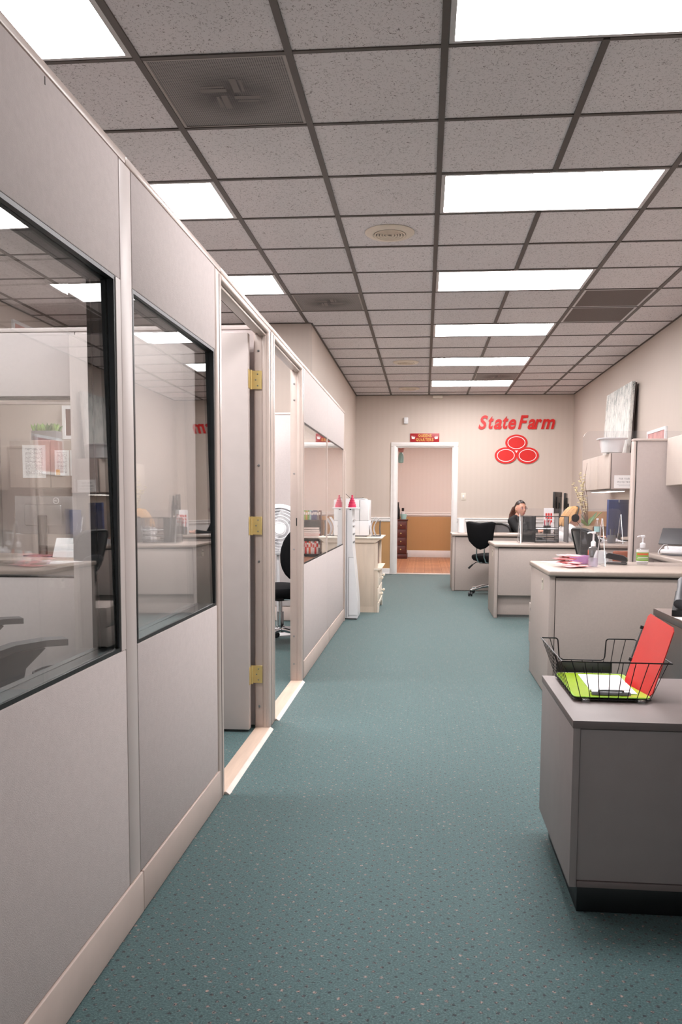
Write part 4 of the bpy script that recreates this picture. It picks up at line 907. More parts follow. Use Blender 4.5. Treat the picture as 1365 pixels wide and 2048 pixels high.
for q in ((-.16, .16, -.008, 0, 0, .32), (-.16, -.152, -.17, -.0085, 0, .31), (.152, .16, -.17, -.0085, 0, .22), (-.151, .151, -.17, -.009, 0, .006), (-.151, .151, -.17, -.0095, .14, .146)): MB().box(*q).build('panel', 'cardboard', t)
# potted orchid
t = thing('potted_orchid', 'orchid with curly twigs in a cream pot beneath the overhead cabinet', 'plant', (1.93, 9.80, ZB))
MB().lathe([(.045, 0), (.048, .004), (.062, .14), (.066, .142), (.066, .152), (.058, .152), (.05, .13), (.01, .125)], 24, caps=False).build('pot', 'pot_cream', t)
r = random.Random(11)
for k in range(9):
    a = r.uniform(0, 6.28); ln_ = r.uniform(.16, .26); el = r.uniform(.5, 1.15); c, s_ = math.cos(a), math.sin(a); wd = r.uniform(.022, .034)
    def lf(u, v, c=c, s_=s_, ln_=ln_, el=el, wd=wd):
        d = ln_ * u; z = .14 + d * math.sin(el) - .55 * d * d; q = d * math.cos(el); w_ = wd * math.sin(PI * min(1, u * .92 + .06)) ** .7 * (v - .5) * 2
        return (c * q - s_ * w_, s_ * q + c * w_, z - abs(v - .5) * -.02)
    MB().sheet(lf, 8, 4, .002).build('leaf', 'leaf_green' if k % 3 else 'leaf_dark', t)
for k in range(7):
    a = r.uniform(2.0, 4.3); H = (.74, .60, .55, .50, .62, .46, .52)[k]; sp = r.uniform(.06, .17); p = []
    for i in range(15):
        u = i / 14; p.append((sp * u * math.cos(a) + .025 * math.sin(7 * u + k) * u, sp * u * math.sin(a) + .025 * math.cos(6 * u + 2 * k) * u, .14 + H * u))
    tw = MB().tube(p, [.0042 * (1 - .7 * i / 14) for i in range(15)], 6).build('twig', 'twig', t)
    if k:
        for i in range(5, 15):
            for _ in range(2):
                q = Vector(p[i]) + Vector((r.uniform(-.022, .022), r.uniform(-.022, .022), r.uniform(-.012, .02))); m_ = MB()
                for g in range(4): e = g * PI / 2 + k; m_.ell((q[0] + .007 * math.cos(e), q[1] + .007 * math.sin(e), q[2]), (.007, .007, .005), 6, 4)
                m_.build('blossom', 'blossom', tw)
# far desk
monitor('left one of two black monitors beside the dark-haired person', (1.87, 11.66, .766), -1.95, .46, .30, 'black_plastic', lift=.27)
monitor('right one of two black monitors beside the dark-haired person', (2.06, 12.12, .766), -1.80, .46, .30, 'black_plastic', lift=.26)
t = thing('desk_calendar', 'white desk calendar with red print beside the black monitors', 'calendar', (1.705, 11.34, .766)); MB().prism([(-.03, 0), (.03, 0), (.003, .345), (-.003, .345)], 'x', -.065, .065).build('board', 'white_plastic', t)
b = MB()
for z, h_ in ((.24, .035), (.195, .03), (.15, .03)):
    for x in (-.045, -.012, .021): b.box(x, x + .024, -.0298 * (1 - z / .37) - .0045, -.0298 * (1 - z / .37) + .0, z, z + h_)
b.build('print', 'sign_red', t)
t = thing('pen_holder', 'black pen holder on the far desk before the white calendar', 'cup', (1.665, 11.18, .766)); MB().lathe([(.045, 0), (.05, .005), (.05, .11), (.046, .11), (.045, .01), (.01, .009)], 20, caps=False).build('cup', 'black_plastic', t)
for k in range(7): a = k * .9; MB().tube([(.02 * math.cos(a), .02 * math.sin(a), .012), (.045 * math.cos(a), .045 * math.sin(a), .17 + .02 * (k % 3))], .005, 6).build('pen', ('sign_red', 'black_plastic', 'white_plastic', 'navy_plastic')[k % 4], t)
t = thing('paper_towel_roll', 'upright white roll at the left end of the far desk', 'roll', (.515, 11.22, .766)); MB().lathe([(.020, .001), (.050, .001), (.050, .198), (.020, .198)], 28, caps=False).build('paper', 'paper_white', t); MB().cyl((0, 0, 0), (0, 0, .20), .0195, n=14).build('core', 'cardboard', t)
sheet('blue-edged papers lying on the far desk before the dark-haired person', 1.27, 11.10, .766, .2, .26, .2, 'paper_white')

# ---------------------------------------------------------------- back wall signs
t = thing('wall_lettering', 'red slanted wall lettering above the three-oval emblem', 'sign', (0, YB, 0))
k = 1.212 / 633.0
for ch, a, e, top in (('S', 650, 728, 47), ('t', 733, 777, 52), ('a', 778, 845, 78), ('t', 852, 898, 52), ('e', 897, 962, 78), ('F', 978, 1062, 47), ('a', 1058, 1122, 78), ('r', 1113, 1176, 78), ('m', 1168, 1284, 78)):
    ov = 2 if ch in 'Sae' else 0
    vs, fs = glyph(ch, (e - a) * k, (160 + ov - top) * .00194, .014, .28, .027)
    MB().add([(.857 + (a - 650) * k + p[0], p[1] - .001 - .0004 * (a % 7), 2.364 + p[2] - ov * .002) for p in vs], fs).build('letter', 'sign_red', t)
t = thing('oval_emblem', 'red emblem of three joined ovals below the red lettering', 'sign', (0, YB, 0))
for cx, cz, dy in ((1.467, 2.148, 0), (1.302, 1.944, .002), (1.650, 1.944, .001)):
    rx, rz_ = .176, .130
    MB().prism([(cx + rx * math.cos(2 * PI * j / 48), cz + rz_ * math.sin(2 * PI * j / 48)) for j in range(48)], 'y', -.014 - dy, -.0005).build('oval', 'sign_red', t)
    ri = [(math.cos(2 * PI * j / 48), math.sin(2 * PI * j / 48)) for j in range(48)]; b = MB()
    b.add([(cx + rx * s_ * c, -.0156 - dy, cz + rz_ * s2 * s3) for (s_, s2) in ((.80, .77), (.74, .70)) for c, s3 in ri], [(i, (i + 1) % 48, 48 + (i + 1) % 48, 48 + i) for i in range(48)])
    b.build('white_ring', 'print_white', t)
MB().prism([(1.385, 1.93), (1.565, 1.93), (1.53, 2.07), (1.41, 2.07)], 'y', -.0125, -.0005).build('bridge', 'sign_red', t)
MB().prism([(1.446, 2.023), (1.494, 2.023), (1.470, 1.984)], 'y', -.0175, -.0126).build('white_wedge', 'print_white', t)
t = thing('door_plaque', 'red plaque with gold capitals above the back doorway', 'sign', (0, YB, 0))
MB().rbox(-.238, .232, -.016, -.001, 2.158, 2.298, .003).build('board', 'plaque_red', t)
b = MB(); write(b, 'QUEENS', -.108, -.0165, 2.236, .048, .16, .002, 0, .03, .60); b.build('lettering', 'gold_letter', t)
b = MB(); write(b, 'QUARTERS', -.146, -.0165, 2.172, .048, .14, .002, 0, .03, .60); b.build('lettering', 'gold_letter', t)
for cx, s_ in ((-.190, 1), (.184, -1)):
    tip = [(-.040, .050), (-.016, .058), (.010, .056), (.034, .044)]; poly = [(-.026, .0)]
    base = [(-.026, 0), (-.034, .012)]; poly = [(-.028, 0)]
    for i, (u, v) in enumerate(tip):
        poly.append((u, v));
        if i < 3: poly.append(((tip[i][0] + tip[i + 1][0]) / 2 * .6, .024))
    poly.append((.026, 0)); ca, sa = math.cos(-.12 * s_), math.sin(-.12 * s_)
    MB().prism([(cx + (u * ca - v * sa), 2.208 + (u * sa + v * ca)) for u, v in [(s_ * p * .85, q) for p, q in poly]], 'y', -.0185, -.0162).build('crown', 'print_white', t)
# ---------------------------------------------------------------- behind the doorway
t = thing('drawer_chest', 'dark red-brown drawer chest seen through the back doorway', 'cabinet', (-.90, 17.15, 0))
MB().rbox(.01, .545, .01, .56, .10, .80, .004).build('body', 'rosewood', t); MB().rbox(0, .56, 0, .57, 0, .098, .012).build('base', 'rosewood', t); MB().rbox(-.005, .565, -.005, .57, .802, .83, .010).build('top', 'rosewood', t)
for k in range(4):
    d_ = MB().rbox(.03, .525, -.006, .009, .115 + k * .17, .275 + k * .17, .004).build('drawer', 'rosewood', t)
    for x in (.12, .42): MB().ell((x, -.016, .195 + k * .17), (.014, .012, .014), 10, 6).build('knob', 'brass', d_)
t = thing('teal_cup', 'pale teal cup on the dark chest behind the doorway', 'cup', (-.43, 17.30, .831)); MB().lathe([(.05, 0), (.055, .004), (.072, .11), (.068, .11), (.052, .01), (.01, .009)], 24, caps=False).build('cup', 'teal_glaze', t)
t = thing('pump_jar', 'white bottle with a black cap behind the teal cup', 'bottle', (-.45, 17.48, .831)); MB().lathe([(.035, 0), (.04, .006), (.04, .15), (.02, .17)], 20).build('bottle', 'white_plastic', t); MB().lathe([(.026, .168), (.026, .235), (.022, .238)], 18).build('cap', 'black_plastic', t)
t = thing('dark_bottle', 'tall dark bottle at the left end of the dark chest', 'bottle', (-.545, 17.36, .831)); MB().lathe([(.035, 0), (.038, .005), (.038, .20), (.016, .27), (.014, .33), (.017, .335)], 20).build('bottle', 'black_plastic', t); MB().cyl((0, 0, .336), (0, 0, .36), .016, n=14).build('cap', 'dark_gray', t)
t = thing('hanging_ornament', 'pink and teal ornament hanging inside the back doorway', 'ornament', (-.402, 13.95, 0)); MB().cyl((0, 0, 2.15), (0, 0, 2.699), .003, n=6).build('cord', 'white_plastic', t)
MB().ell((0, 0, 2.06), (.05, .05, .035), 14, 8).ell((.03, 0, 2.09), (.028, .02, .022), 10, 6).ell((-.03, 0, 2.09), (.028, .02, .022), 10, 6).ell((0, 0, 2.13), (.02, .02, .03), 10, 6).build('bow', 'picture_pink', t)
MB().lathe([(.03, 1.85), (.045, 1.86), (.05, 1.93), (.042, 1.99), (.02, 2.03)], 20).build('bell', 'teal_glaze', t); MB().cyl((0, 0, 1.70), (0, 0, 1.852), .004, n=6).build('tassel', 'white_plastic', t)

# ---------------------------------------------------------------- left: behind and beyond the partition
t = thing('water_cooler', 'slim white water cooler at the end of the partition', 'water cooler', (-.66, 8.0, 0))
prof = [(-.34, .012), (.012, .012), (.018, .03), (.012, .20), (-.016, .50), (-.040, .72), (-.048, 1.10), (-.34, 1.10)]
MB().prism(prof, 'y', .006, .31).build('body', 'white_plastic', t)
MB().prism([(-.33, .0), (.004, .0), (.004, .011), (-.33, .011)], 'y', .012, .30).build('base', 'black_plastic', t)
MB().prism([(-.075, .045), (.006, .045), (.008, .20), (-.019, .50), (-.030, .62), (-.075, .62)], 'y', .0015, .0058).build('side_panel', 'white_gloss', t)
MB().box(-.0775, -.0755, .001, .0055, .03, .625).build('seam', 'seam_dark', t); MB().box(-.0755, -.030, .001, .0055, .621, .623).build('seam', 'mid_gray', t)
MB().rbox(-.10, -.096, .001, .0058, .02, 1.09, .0005, seg=1).build('edge_strip', 'mid_gray', t)
MB().rbox(-.345, .010, -.002, .318, 1.101, 1.116, .006).build('lid', 'white_gloss', t)
for z in (.76, .84, .92, .98): MB().rbox(-.046, -.037, .05, .26, z, z + .018, .003).build('tap', 'mid_gray' if z < .9 else 'chrome', t)
MB().ell((-.064, .0, 1.096), (.008, .004, .005), 10, 6).build('button', 'black_plastic', t)
t = thing('silicone_funnel', 'pink ribbed funnel standing upside down on the water cooler', 'funnel', (-.712, 8.06, 1.1165))
MB().lathe([(.040, 0), (.041, .006), (.036, .020), (.039, .026), (.030, .042), (.033, .047), (.023, .062), (.026, .067), (.016, .082), (.018, .086), (.009, .098), (.008, .122), (.001, .123)], 28).build('cone', 'pink_silicone', t)
# ivory chest with printer
t = thing('ivory_chest', 'ivory drawer chest beyond the water cooler, printer on top', 'cabinet', (-1.12, 8.56, 0))
MB().rbox(0, .60, 0, .74, .06, .742, .003).build('body', 'ivory_wood', t)
MB().prism([(0, 0), (.60, 0), (.60, .0605), (0, .0605)], 'y', .0, .02).build('side_skirt', 'ivory_wood', t)
MB().rbox(-.002, .685, -.03, .77, .786, .800, .004).build('top', 'ivory_paint', t)
MB().prism([(.0, .743), (.612, .743), (.630, .752), (.650, .770), (.672, .7855), (0, .7855)], 'y', -.018, .758).build('top_moulding', 'ivory_wood', t)
MB().rbox(.600, .640, .0, .012, .0, .742, .002).build('face_stile', 'ivory_wood', t); MB().rbox(.600, .640, .728, .74, 0, .742, .002).build('face_stile', 'ivory_wood', t)
MB().rbox(.602, .612, .014, .726, .48, .735, .002).build('recess', 'rosewood', t)
MB().prism([(.600, .452), (.662, .452), (.684, .468), (.684, .474), (.60, .474)], 'y', -.006, .746).build('ledge', 'ivory_paint', t)
for z0, z1 in ((.275, .440), (.115, .262)):
    d_ = MB().rbox(.602, .652, .014, .726, z0, z1, .005).build('drawer', 'ivory_paint', t)
    for y in (.18, .56): MB().lathe([(.006, .0), (.006, .014), (.016, .022), (.017, .030), (.010, .038), (.001, .040)], 14).mesh
    for y in (.18, .56):
        m = MB(); m.T = Matrix.Translation((.652, y, (z0 + z1) / 2)) @ Matrix.Rotation(PI / 2, 4, 'Y'); m.lathe([(.006, .0), (.006, .014), (.017, .022), (.018, .030), (.010, .040), (.001, .041)], 14); m.build('knob', 'ivory_paint', d_)
m = MB(); m.prism([(.0, 0), (.10, 0), (.13, .05), (.20, .075), (.54, .075), (.61, .05), (.64, 0), (.74, 0), (.74, .105), (0, .105)], 'x', .6405, .656); m.build('arched_skirt', 'ivory_paint', t)
t = thing('printer', 'white printer on top of the ivory chest', 'printer', (-1.09, 8.70, .8005))
MB().rbox(0, .50, 0, .42, .012, .1705, .004).build('base_unit', 'white_plastic', t); MB().rbox(0, .4010, 0, .42, .1715, .395, .004).build('side_shell', 'white_plastic', t); MB().rbox(.402, .50, .001, .419, .1715, .394, .006).build('front_cover', 'white_gloss', t)
MB().rbox(.01, .46, .01, .41, .396, .408, .005).build('lid', 'white_plastic', t); MB().box(.02, .47, .01, .41, 0, .012).build('foot_frame', 'dark_gray', t); MB().box(.40, .5005, -.0008, .0, .170, .1715).box(.400, .402, -.0008, .3, .02, .39).build('seam', 'mid_gray', t)
MB().tube([(.30, .05, .409), (.20, .05, .50), (.19, .05, .505)], .003, 6).tube([(.30, .05, .409), (.42, .05, .412), (.44, .05, .420)], .003, 6).build('tray_wire', 'dark_gray', t)
MB().tube([(.335 + .013 * math.cos(2 * PI * j / 20), -.001, .35 + .013 * math.sin(2 * PI * j / 20)) for j in range(20)], .0008, 4, True).build('emblem', 'mid_gray', t)
t = thing('file_sorter', 'black and white curved file sorter right of the printer', 'sorter', (-.552, 8.90, .8005))
MB().rbox(-.02, .085, -.1, .1, 0, .006, .002).build('base', 'dark_gray', t)
for x, h_, m_ in ((-.005, .20, 'white_plastic'), (.03, .185, 'white_plastic'), (.078, .165, 'dark_gray')):
    MB().sheet(lambda u, v: (x + .034 * math.sin(PI * v) * (-1 if m_ != 'dark_gray' else -.15) + .03 * v * (m_ != 'dark_gray'), -.10 + .20 * u, .006 + h_ * v), 2, 12, .004).build('divider', m_, t)
# floor fan
t = thing('pedestal_fan', 'white round fan behind the chair in the second office', 'fan', (-1.27, 7.02, 0), 0)
MB().lathe([(.17, 0), (.17, .012), (.05, .03), (.02, .045)], 32).build('base', 'white_plastic', t); MB().cyl((0, 0, .04), (0, 0, .74), .014, n=14).build('pole', 'white_plastic', t)
F = Matrix.Translation((.02, -.03, .925)) @ Matrix.Rotation(.15, 4, 'Z') @ Matrix.Rotation(PI / 2 - .12, 4, 'X')
def fm(): m = MB(); m.T = F; return m
for k, r_ in enumerate((.055, .085, .115, .142, .168, .19)): fm().tube([(r_ * math.cos(2 * PI * j / 40), r_ * math.sin(2 * PI * j / 40), .058 - .045 * (r_ / .205) ** 2) for j in range(40)], .0035, 6, True).build('ring', 'white_gloss', t)
fm().lathe([(.215, -.06), (.222, -.05), (.222, .0), (.205, .014), (.195, .016)], 44, caps=False).build('shroud', 'white_gloss', t)
fm().lathe([(.001, .062), (.045, .060), (.052, .050)], 28, caps=False).build('hub_cap', 'white_gloss', t)
for k in range(36):
    a = 2 * PI * k / 36; fm().tube([(.05 * math.cos(a), .05 * math.sin(a), .054), (.13 * math.cos(a + .12), .13 * math.sin(a + .12), .038), (.205 * math.cos(a + .2), .205 * math.sin(a + .2), .008)], .0009, 4).build('spoke', 'white_plastic', t)
fm().lathe([(.001, -.062), (.215, -.060)], 40, caps=False).build('rear_plate', 'white_plastic', t)
for k in range(5):
    a = 2 * PI * k / 5; c, s_ = math.cos(a), math.sin(a)
    m = fm(); m.sheet(lambda u, v: ((.04 + .14 * u) * c - (v - .5) * .10 * s_, (.04 + .14 * u) * s_ + (v - .5) * .10 * c, -.01 + (v - .5) * .03), 4, 3, .003); m.build('blade', 'white_plastic', t)
fm().cyl((0, 0, -.11), (0, 0, -.0625), .06, n=20).build('motor', 'white_plastic', t); fm().cyl((0, -.20, -.03), (0, .0, -.09), .012, n=10).build('neck', 'white_plastic', t)
solo(MB().tube([(-.93, 7.30, .52), (-.97, 7.28, .42), (-1.01, 7.26, .28), (-1.04, 7.26, .12), (-1.05, 7.24, .008), (-1.05, 7.32, .006)], .004, 6), 'power_cord', 'white_plastic', 'white cord hanging behind the round-backed chair', 'cord')
# bookcase in the room behind the doorway: the third office window mirrors it
t = thing('bookcase', 'dark low bookcase in the back room, mirrored in the third office window', 'bookcase', (.64, 17.36, 0)); BW = .98
for x in (0, BW - .018): MB().box(x, x + .018, 0, .34, 0, .80).build('side_panel', 'brown_gloss', t)
for z in (.05, .39, .784): MB().box(.0185, BW - .0185, 0, .33, z, z + .016).build('shelf', 'brown_gloss', t)
MB().box(.0185, BW - .0185, .331, .34, .0, .80).build('back_panel', 'black_plastic', t)
def book(label, x, y, z, w_, d_, h_, mat, group):
    t = thing('book', label, 'book', (x, y, z), 0, group)
    MB().rbox(-w_ / 2, w_ / 2, 0, .004, 0, h_, .0015).box(-w_ / 2, -w_ / 2 + .0015, .004, d_, 0, h_).box(w_ / 2 - .0015, w_ / 2, .004, d_, 0, h_).build('cover', mat, t)
    MB().box(-w_ / 2 + .0017, w_ / 2 - .0017, .0042, d_ - .003, .002, h_ - .003).build('pages', 'paper_white', t)
    MB().box(-w_ / 2 + .004, w_ / 2 - .004, -.0008, -.0001, h_ * .55, h_ * .85).build('spine_label', 'print_white' if mat != 'paper_white' else 'sign_red', t)
cols = ['rosewood', 'mid_gray', 'navy_plastic', 'navy_plastic', 'navy_plastic', 'teal_glaze', 'label_green', 'gold_letter', 'label_green', 'gold_letter', 'dark_gray', 'label_green']
nm = ['dark red', 'grey', 'navy', 'navy', 'navy', 'pale teal', 'green', 'yellow', 'green', 'yellow', 'charcoal', 'green']
num = ['first', 'second', 'third', 'fourth', 'fifth', 'sixth', 'seventh', 'eighth', 'ninth', 'tenth', 'eleventh', 'twelfth']
for k in range(12): book('%s book, %s from the left on top of the back room bookcase' % (nm[k], num[k]), .68 + .041 * k, 17.38, .8005, .037, .20, .205 - .018 * (k % 3 == 1), cols[k], 'books on top of the back room bookcase')
cols = ['mid_gray', 'paper_white', 'sign_red', 'paper_white', 'paper_white', 'label_orange', 'paper_white', 'sign_red', 'paper_white', 'sign_red', 'paper_white', 'sign_red']
nm = ['grey', 'white', 'red', 'white', 'white', 'orange', 'white', 'red', 'white', 'red', 'white', 'red']
for k in range(12): book('%s booklet, %s from the left on the lowest bookcase shelf' % (nm[k], num[k]), .69 + .042 * k, 17.39, .0668, .036, .22, .27 - .03 * (k % 3 == 0), cols[k], 'booklets on the lowest bookcase shelf')
for k, (c_, h_) in enumerate((('paper_white', .05), ('sign_red', .04), ('paper_white', .05), ('mid_gray', .045), ('black_plastic', .05))):
    z = .4065 + (.0, .0505, .091, .1415, .187)[k]
    t = thing('binder', '%s binder lying %s in the bookcase stack' % (('white', 'red', 'white', 'grey', 'black')[k], ('lowest', 'second from below', 'in the middle', 'fourth from below', 'topmost')[k]), 'binder', (1.02, 17.54, z), 0, 'binders stacked flat in the bookcase')
    MB().rbox(-.34, .34, -.15, .13, 0, h_, .003).build('cover', c_, t); MB().box(-.33, .33, -.1505, -.149, .006, h_ - .006).build('pages', 'print_white', t)
# ---------------------------------------------------------------- second office seen through the divider window
fq = frame_of('wall_screen.001')
for k in range(2): MB().rbox(-3.74 + k * .76, -3.74 + k * .76 + .756, 6.93, 6.99, .15, 2.0, .004).build('fabric_panel', 'beige_wall', fq)
MB().rbox(-3.74, -2.23, 6.93, 6.99, .006, .145, .003).build('plinth', 'plinth_paint', fq); MB().rbox(-3.74, -2.23, 6.927, 6.993, 2.002, 2.022, .004).build('top_cap', 'panel_paint', fq)
t = thing('office_desk', 'pale desk in the second office behind the divider window', 'desk', (-3.70, 5.50, 0))
MB().rbox(0, 1.55, 0, .75, .70, .74, .01).build('top', 'laminate_top', t); MB().rbox(.01, .04, .02, .73, .004, .699, .002).build('end_panel', 'laminate', t); MB().rbox(1.51, 1.54, .02, .73, .004, .699, .002).build('end_panel', 'laminate', t); MB().rbox(.045, 1.505, .04, .06, .15, .699, .002).build('front_panel', 'laminate', t)
t = monitor('silver-edged monitor on the desk behind the divider window', (-2.89, 5.98, .741), PI, .46, .29, 'steel', lift=.165)
MB().tube([(-.10 + .022 * math.cos(2 * PI * j / 20), .0145, .420 + .022 * math.sin(2 * PI * j / 20)) for j in range(20)], .0018, 6, True).build('emblem', 'white_gloss', t)
b = MB(); m0 = MB(); write(b, 'DELL', 0, 0, 0, .011, .1); b.v = [(-.10 + .016 - p[0], .0125 - p[1], .415 + p[2]) for p in b.v]; b.build('emblem_letters', 'white_gloss', t)
b = MB().box(-.11, .11, 0, .002, 0, .16); b.v = [tuple(Matrix.Rotation(-.5, 4, 'X') @ Vector(p)) for p in b.v]; solo(b, 'paper_sheet', 'paper_white', 'white sheet propped up before the silver-edged monitor', 'paper', (-2.64, 5.80, .742))
t = thing('orange_caddy', 'orange letter rack right of the silver-edged monitor', 'rack', (-2.53, 6.08, .741)); MB().prism([(-.10, 0), (.10, 0), (.10, .15), (.02, .26), (-.10, .26)], 'y', 0, .006).build('back', 'orange_plastic', t); MB().rbox(-.10, .10, -.12, -.001, 0, .006, .001).build('tray', 'orange_plastic', t); MB().box(-.09, -.03, -.012, -.004, .007, .25).build('papers', 'paper_white', t)
t = thing('overhead_cabinet', 'overhead cabinet with taped papers behind the divider window', 'cabinet', (-3.46, 6.55, 1.265))
MB().rbox(0, .90, .024, .368, 0, .40, .003).build('body', 'laminate', t)
for x, w_ in ((0, .352), (.356, .544)): MB().rbox(x + .002, x + w_, 0, .022, .004, .396, .006).build('door', 'laminate_top', t)
def pinned(label, x, z, w_, h_, mat): return solo(MB().box(0, w_, -.0012, -.0002, 0, h_), 'pinned_page', mat, label, 'paper', (x, 6.549, z), 0, 'papers taped to the office cabinet')
pinned('large printed list on the left cabinet door behind the divider', -3.344, 1.350, .20, .272, 'print_page'); pinned('letter taped left on the right cabinet door', -3.065, 1.37, .125, .21, 'letter_page'); pinned('certificate taped right on the right cabinet door', -2.932, 1.37, .125, .21, 'form_page')
solo(MB().box(0, .035, -.0024, -.0014, 0, .045), 'sticky_note', 'gold_letter', 'yellow sticky note on the taped letter', 'paper', (-3.055, 6.549, 1.375))
t = thing('planter_box', 'grey planter box with succulents on the office overhead cabinet', 'plant', (-3.21, 6.72, 1.666)); MB().rbox(-.11, .11, -.06, .06, 0, .085, .006).build('box', 'gray_tub', t)
r = random.Random(2)
for k in range(44):
    x, y = r.uniform(-.1, .1), r.uniform(-.045, .045); a = r.uniform(0, 6.28); MB().tube([(x, y, .08), (x + .012 * math.cos(a), y + .012 * math.sin(a), .115), (x + .03 * math.cos(a), y + .03 * math.sin(a), .135 + r.uniform(0, .02))], [.010, .012, .001], 6).build('leaf', 'leaf_green' if k % 2 else 'leaf_dark', t)
t = thing('picture_frame', 'white framed picture on the second office screen wall', 'picture', (-3.16, 6.929, 1.70)); 
for q in ((0, .03, 0, .29), (.45, .48, 0, .29), (.03, .45, 0, .03), (.03, .45, .26, .29)): MB().box(q[0], q[1], -.018, -.001, q[2], q[3]).build('frame', 'white_gloss', t)
MB().box(.03, .45, -.010, -.004, .03, .26).build('print', 'rosewood', t)
t = thing('waste_bin', 'dark grey waste bin on the carpet behind the nearest window', 'bin', (-1.66, 3.62, 0)); MB().loft([ringr(.10, .08, .003), ringr(.105, .085, .008), ringr(.135, .105, .36), ringr(.129, .10, .36), ringr(.10, .08, .012), ringr(.05, .04, .011)]).build('bin', 'dark_gray', t); MB().loft([ringr(.132, .102, .355), ringr(.142, .112, .358), ringr(.142, .112, .368), ringr(.132, .102, .371)], caps=False).build('rim', 'black_plastic', t)

# ---------------------------------------------------------------- people
def baked(name, mb, mats, voxel, smooth, parent, it=6):
    """union the pieces of mb into one continuous skin"""
    o = mb.build('tmp_form', 'skin'); r = o.modifiers.new('r', 'REMESH'); r.mode = 'VOXEL'; r.voxel_size = voxel; r.use_smooth_shade = True
    s = o.modifiers.new('s', 'SMOOTH'); s.factor = .5; s.iterations = it
    me = bpy.data.meshes.new_from_object(o.evaluated_get(bpy.context.evaluated_depsgraph_get())); old = o.data; bpy.data.objects.remove(o); bpy.data.meshes.remove(old)
    me.name = name; me.materials.clear()
    for x in mats: me.materials.append(MATS[x])
    me.polygons.foreach_set('use_smooth', [True] * len(me.polygons)); me.polygons.foreach_set('material_index', [0] * len(me.polygons))
    return part(me, name, parent)
def cone(mb, a, ra, b, rb, n=14):
    a, b = Vector(a), Vector(b); mb.tube([a, b], [ra, rb], n); mb.ell(a, (ra, ra, ra), 14, 10); mb.ell(b, (rb, rb, rb), 14, 10)
def chain(mb, pts, rs):
    for i in range(len(pts) - 1): cone(mb, pts[i], rs[i], pts[i + 1], rs[i + 1])
G = lambda d, s: math.exp(-(d / s) ** 2)
def head_pt(th, ph, k=1.0):
    """point of the face/skull for direction (th around z from +y, ph elevation); origin at mid-head, 1 unit = metres"""
    x, y, z = math.sin(th) * math.cos(ph), math.cos(th) * math.cos(ph), math.sin(ph)
    X, Y, Z = x * .0735, y * .092, z * .114
    if Z < 0:                                                   # jaw: narrows towards the chin, throat cut away at the back
        q = min(1, -Z / .114); X *= 1 - .34 * q ** 1.4; Y = Y * (1 - .12 * q) + (.020 * q if y > 0 else .035 * q)
    if y < 0: Y *= 1.05
    if y > 0:
        f = 1.0
        Y += .021 * G(X, .0115) * G(Z + .020, .020) * f + .012 * G(X, .009) * G(Z - .004, .020)   # nose
        Y -= .010 * G(abs(X) - .031, .014) * G(Z - .012, .012)                                    # eye sockets
        Y += .005 * G(abs(X) - .030, .022) * G(Z - .034, .010)                                    # brow
        Y += .006 * G(X, .019) * G(Z + .058, .009)                                                # lips
        Y += .008 * G(X, .017) * G(Z + .096, .016) - .004 * G(X, .02) * G(Z + .077, .007)         # chin
        Y += .005 * G(abs(X) - .042, .018) * G(Z + .018, .018)                                    # cheeks
    return Vector((X * k, Y * k, Z * k))
def head_form(mb, T, k=1.0):
    nu, nv = 64, 44; vs = []
    for i in range(nv + 1):
        ph = -PI / 2 + PI * i / nv
        for j in range(nu): vs.append(head_pt(2 * PI * j / nu, max(-1.5707, min(1.5707, ph)), k))
    sv = mb.T; mb.T = T; mb.add(vs, [(i * nu + (j + 1) % nu, i * nu + j, (i + 1) * nu + j, (i + 1) * nu + (j + 1) % nu) for i in range(nv) for j in range(nu)])
    for s in (-1, 1): mb.ell((s * .074, -.006, -.006), (.008, .016, .030), 10, 8)
    mb.T = sv
def hand_form(mb, T, side):
    """hand lying palm down, fingers along +y, thumb on the inner side"""
    sv = mb.T; mb.T = T
    mb.ell((0, .045, 0), (.040, .050, .014), 16, 10)
    for i, (x, L) in enumerate(((-.029, .062), (-.010, .074), (.010, .070), (.029, .055))):
        p = [(x, .075, .004), (x * 1.15, .075 + L * .45, .010), (x * 1.2, .075 + L * .8, .002), (x * 1.2, .075 + L, -.010)]; chain(mb, p, [.0095, .0088, .0080, .0070])
    s = side; chain(mb, [(-s * .030, .015, 0), (-s * .052, .045, -.002), (-s * .058, .075, -.006)], [.012, .0098, .0082]); mb.T = sv
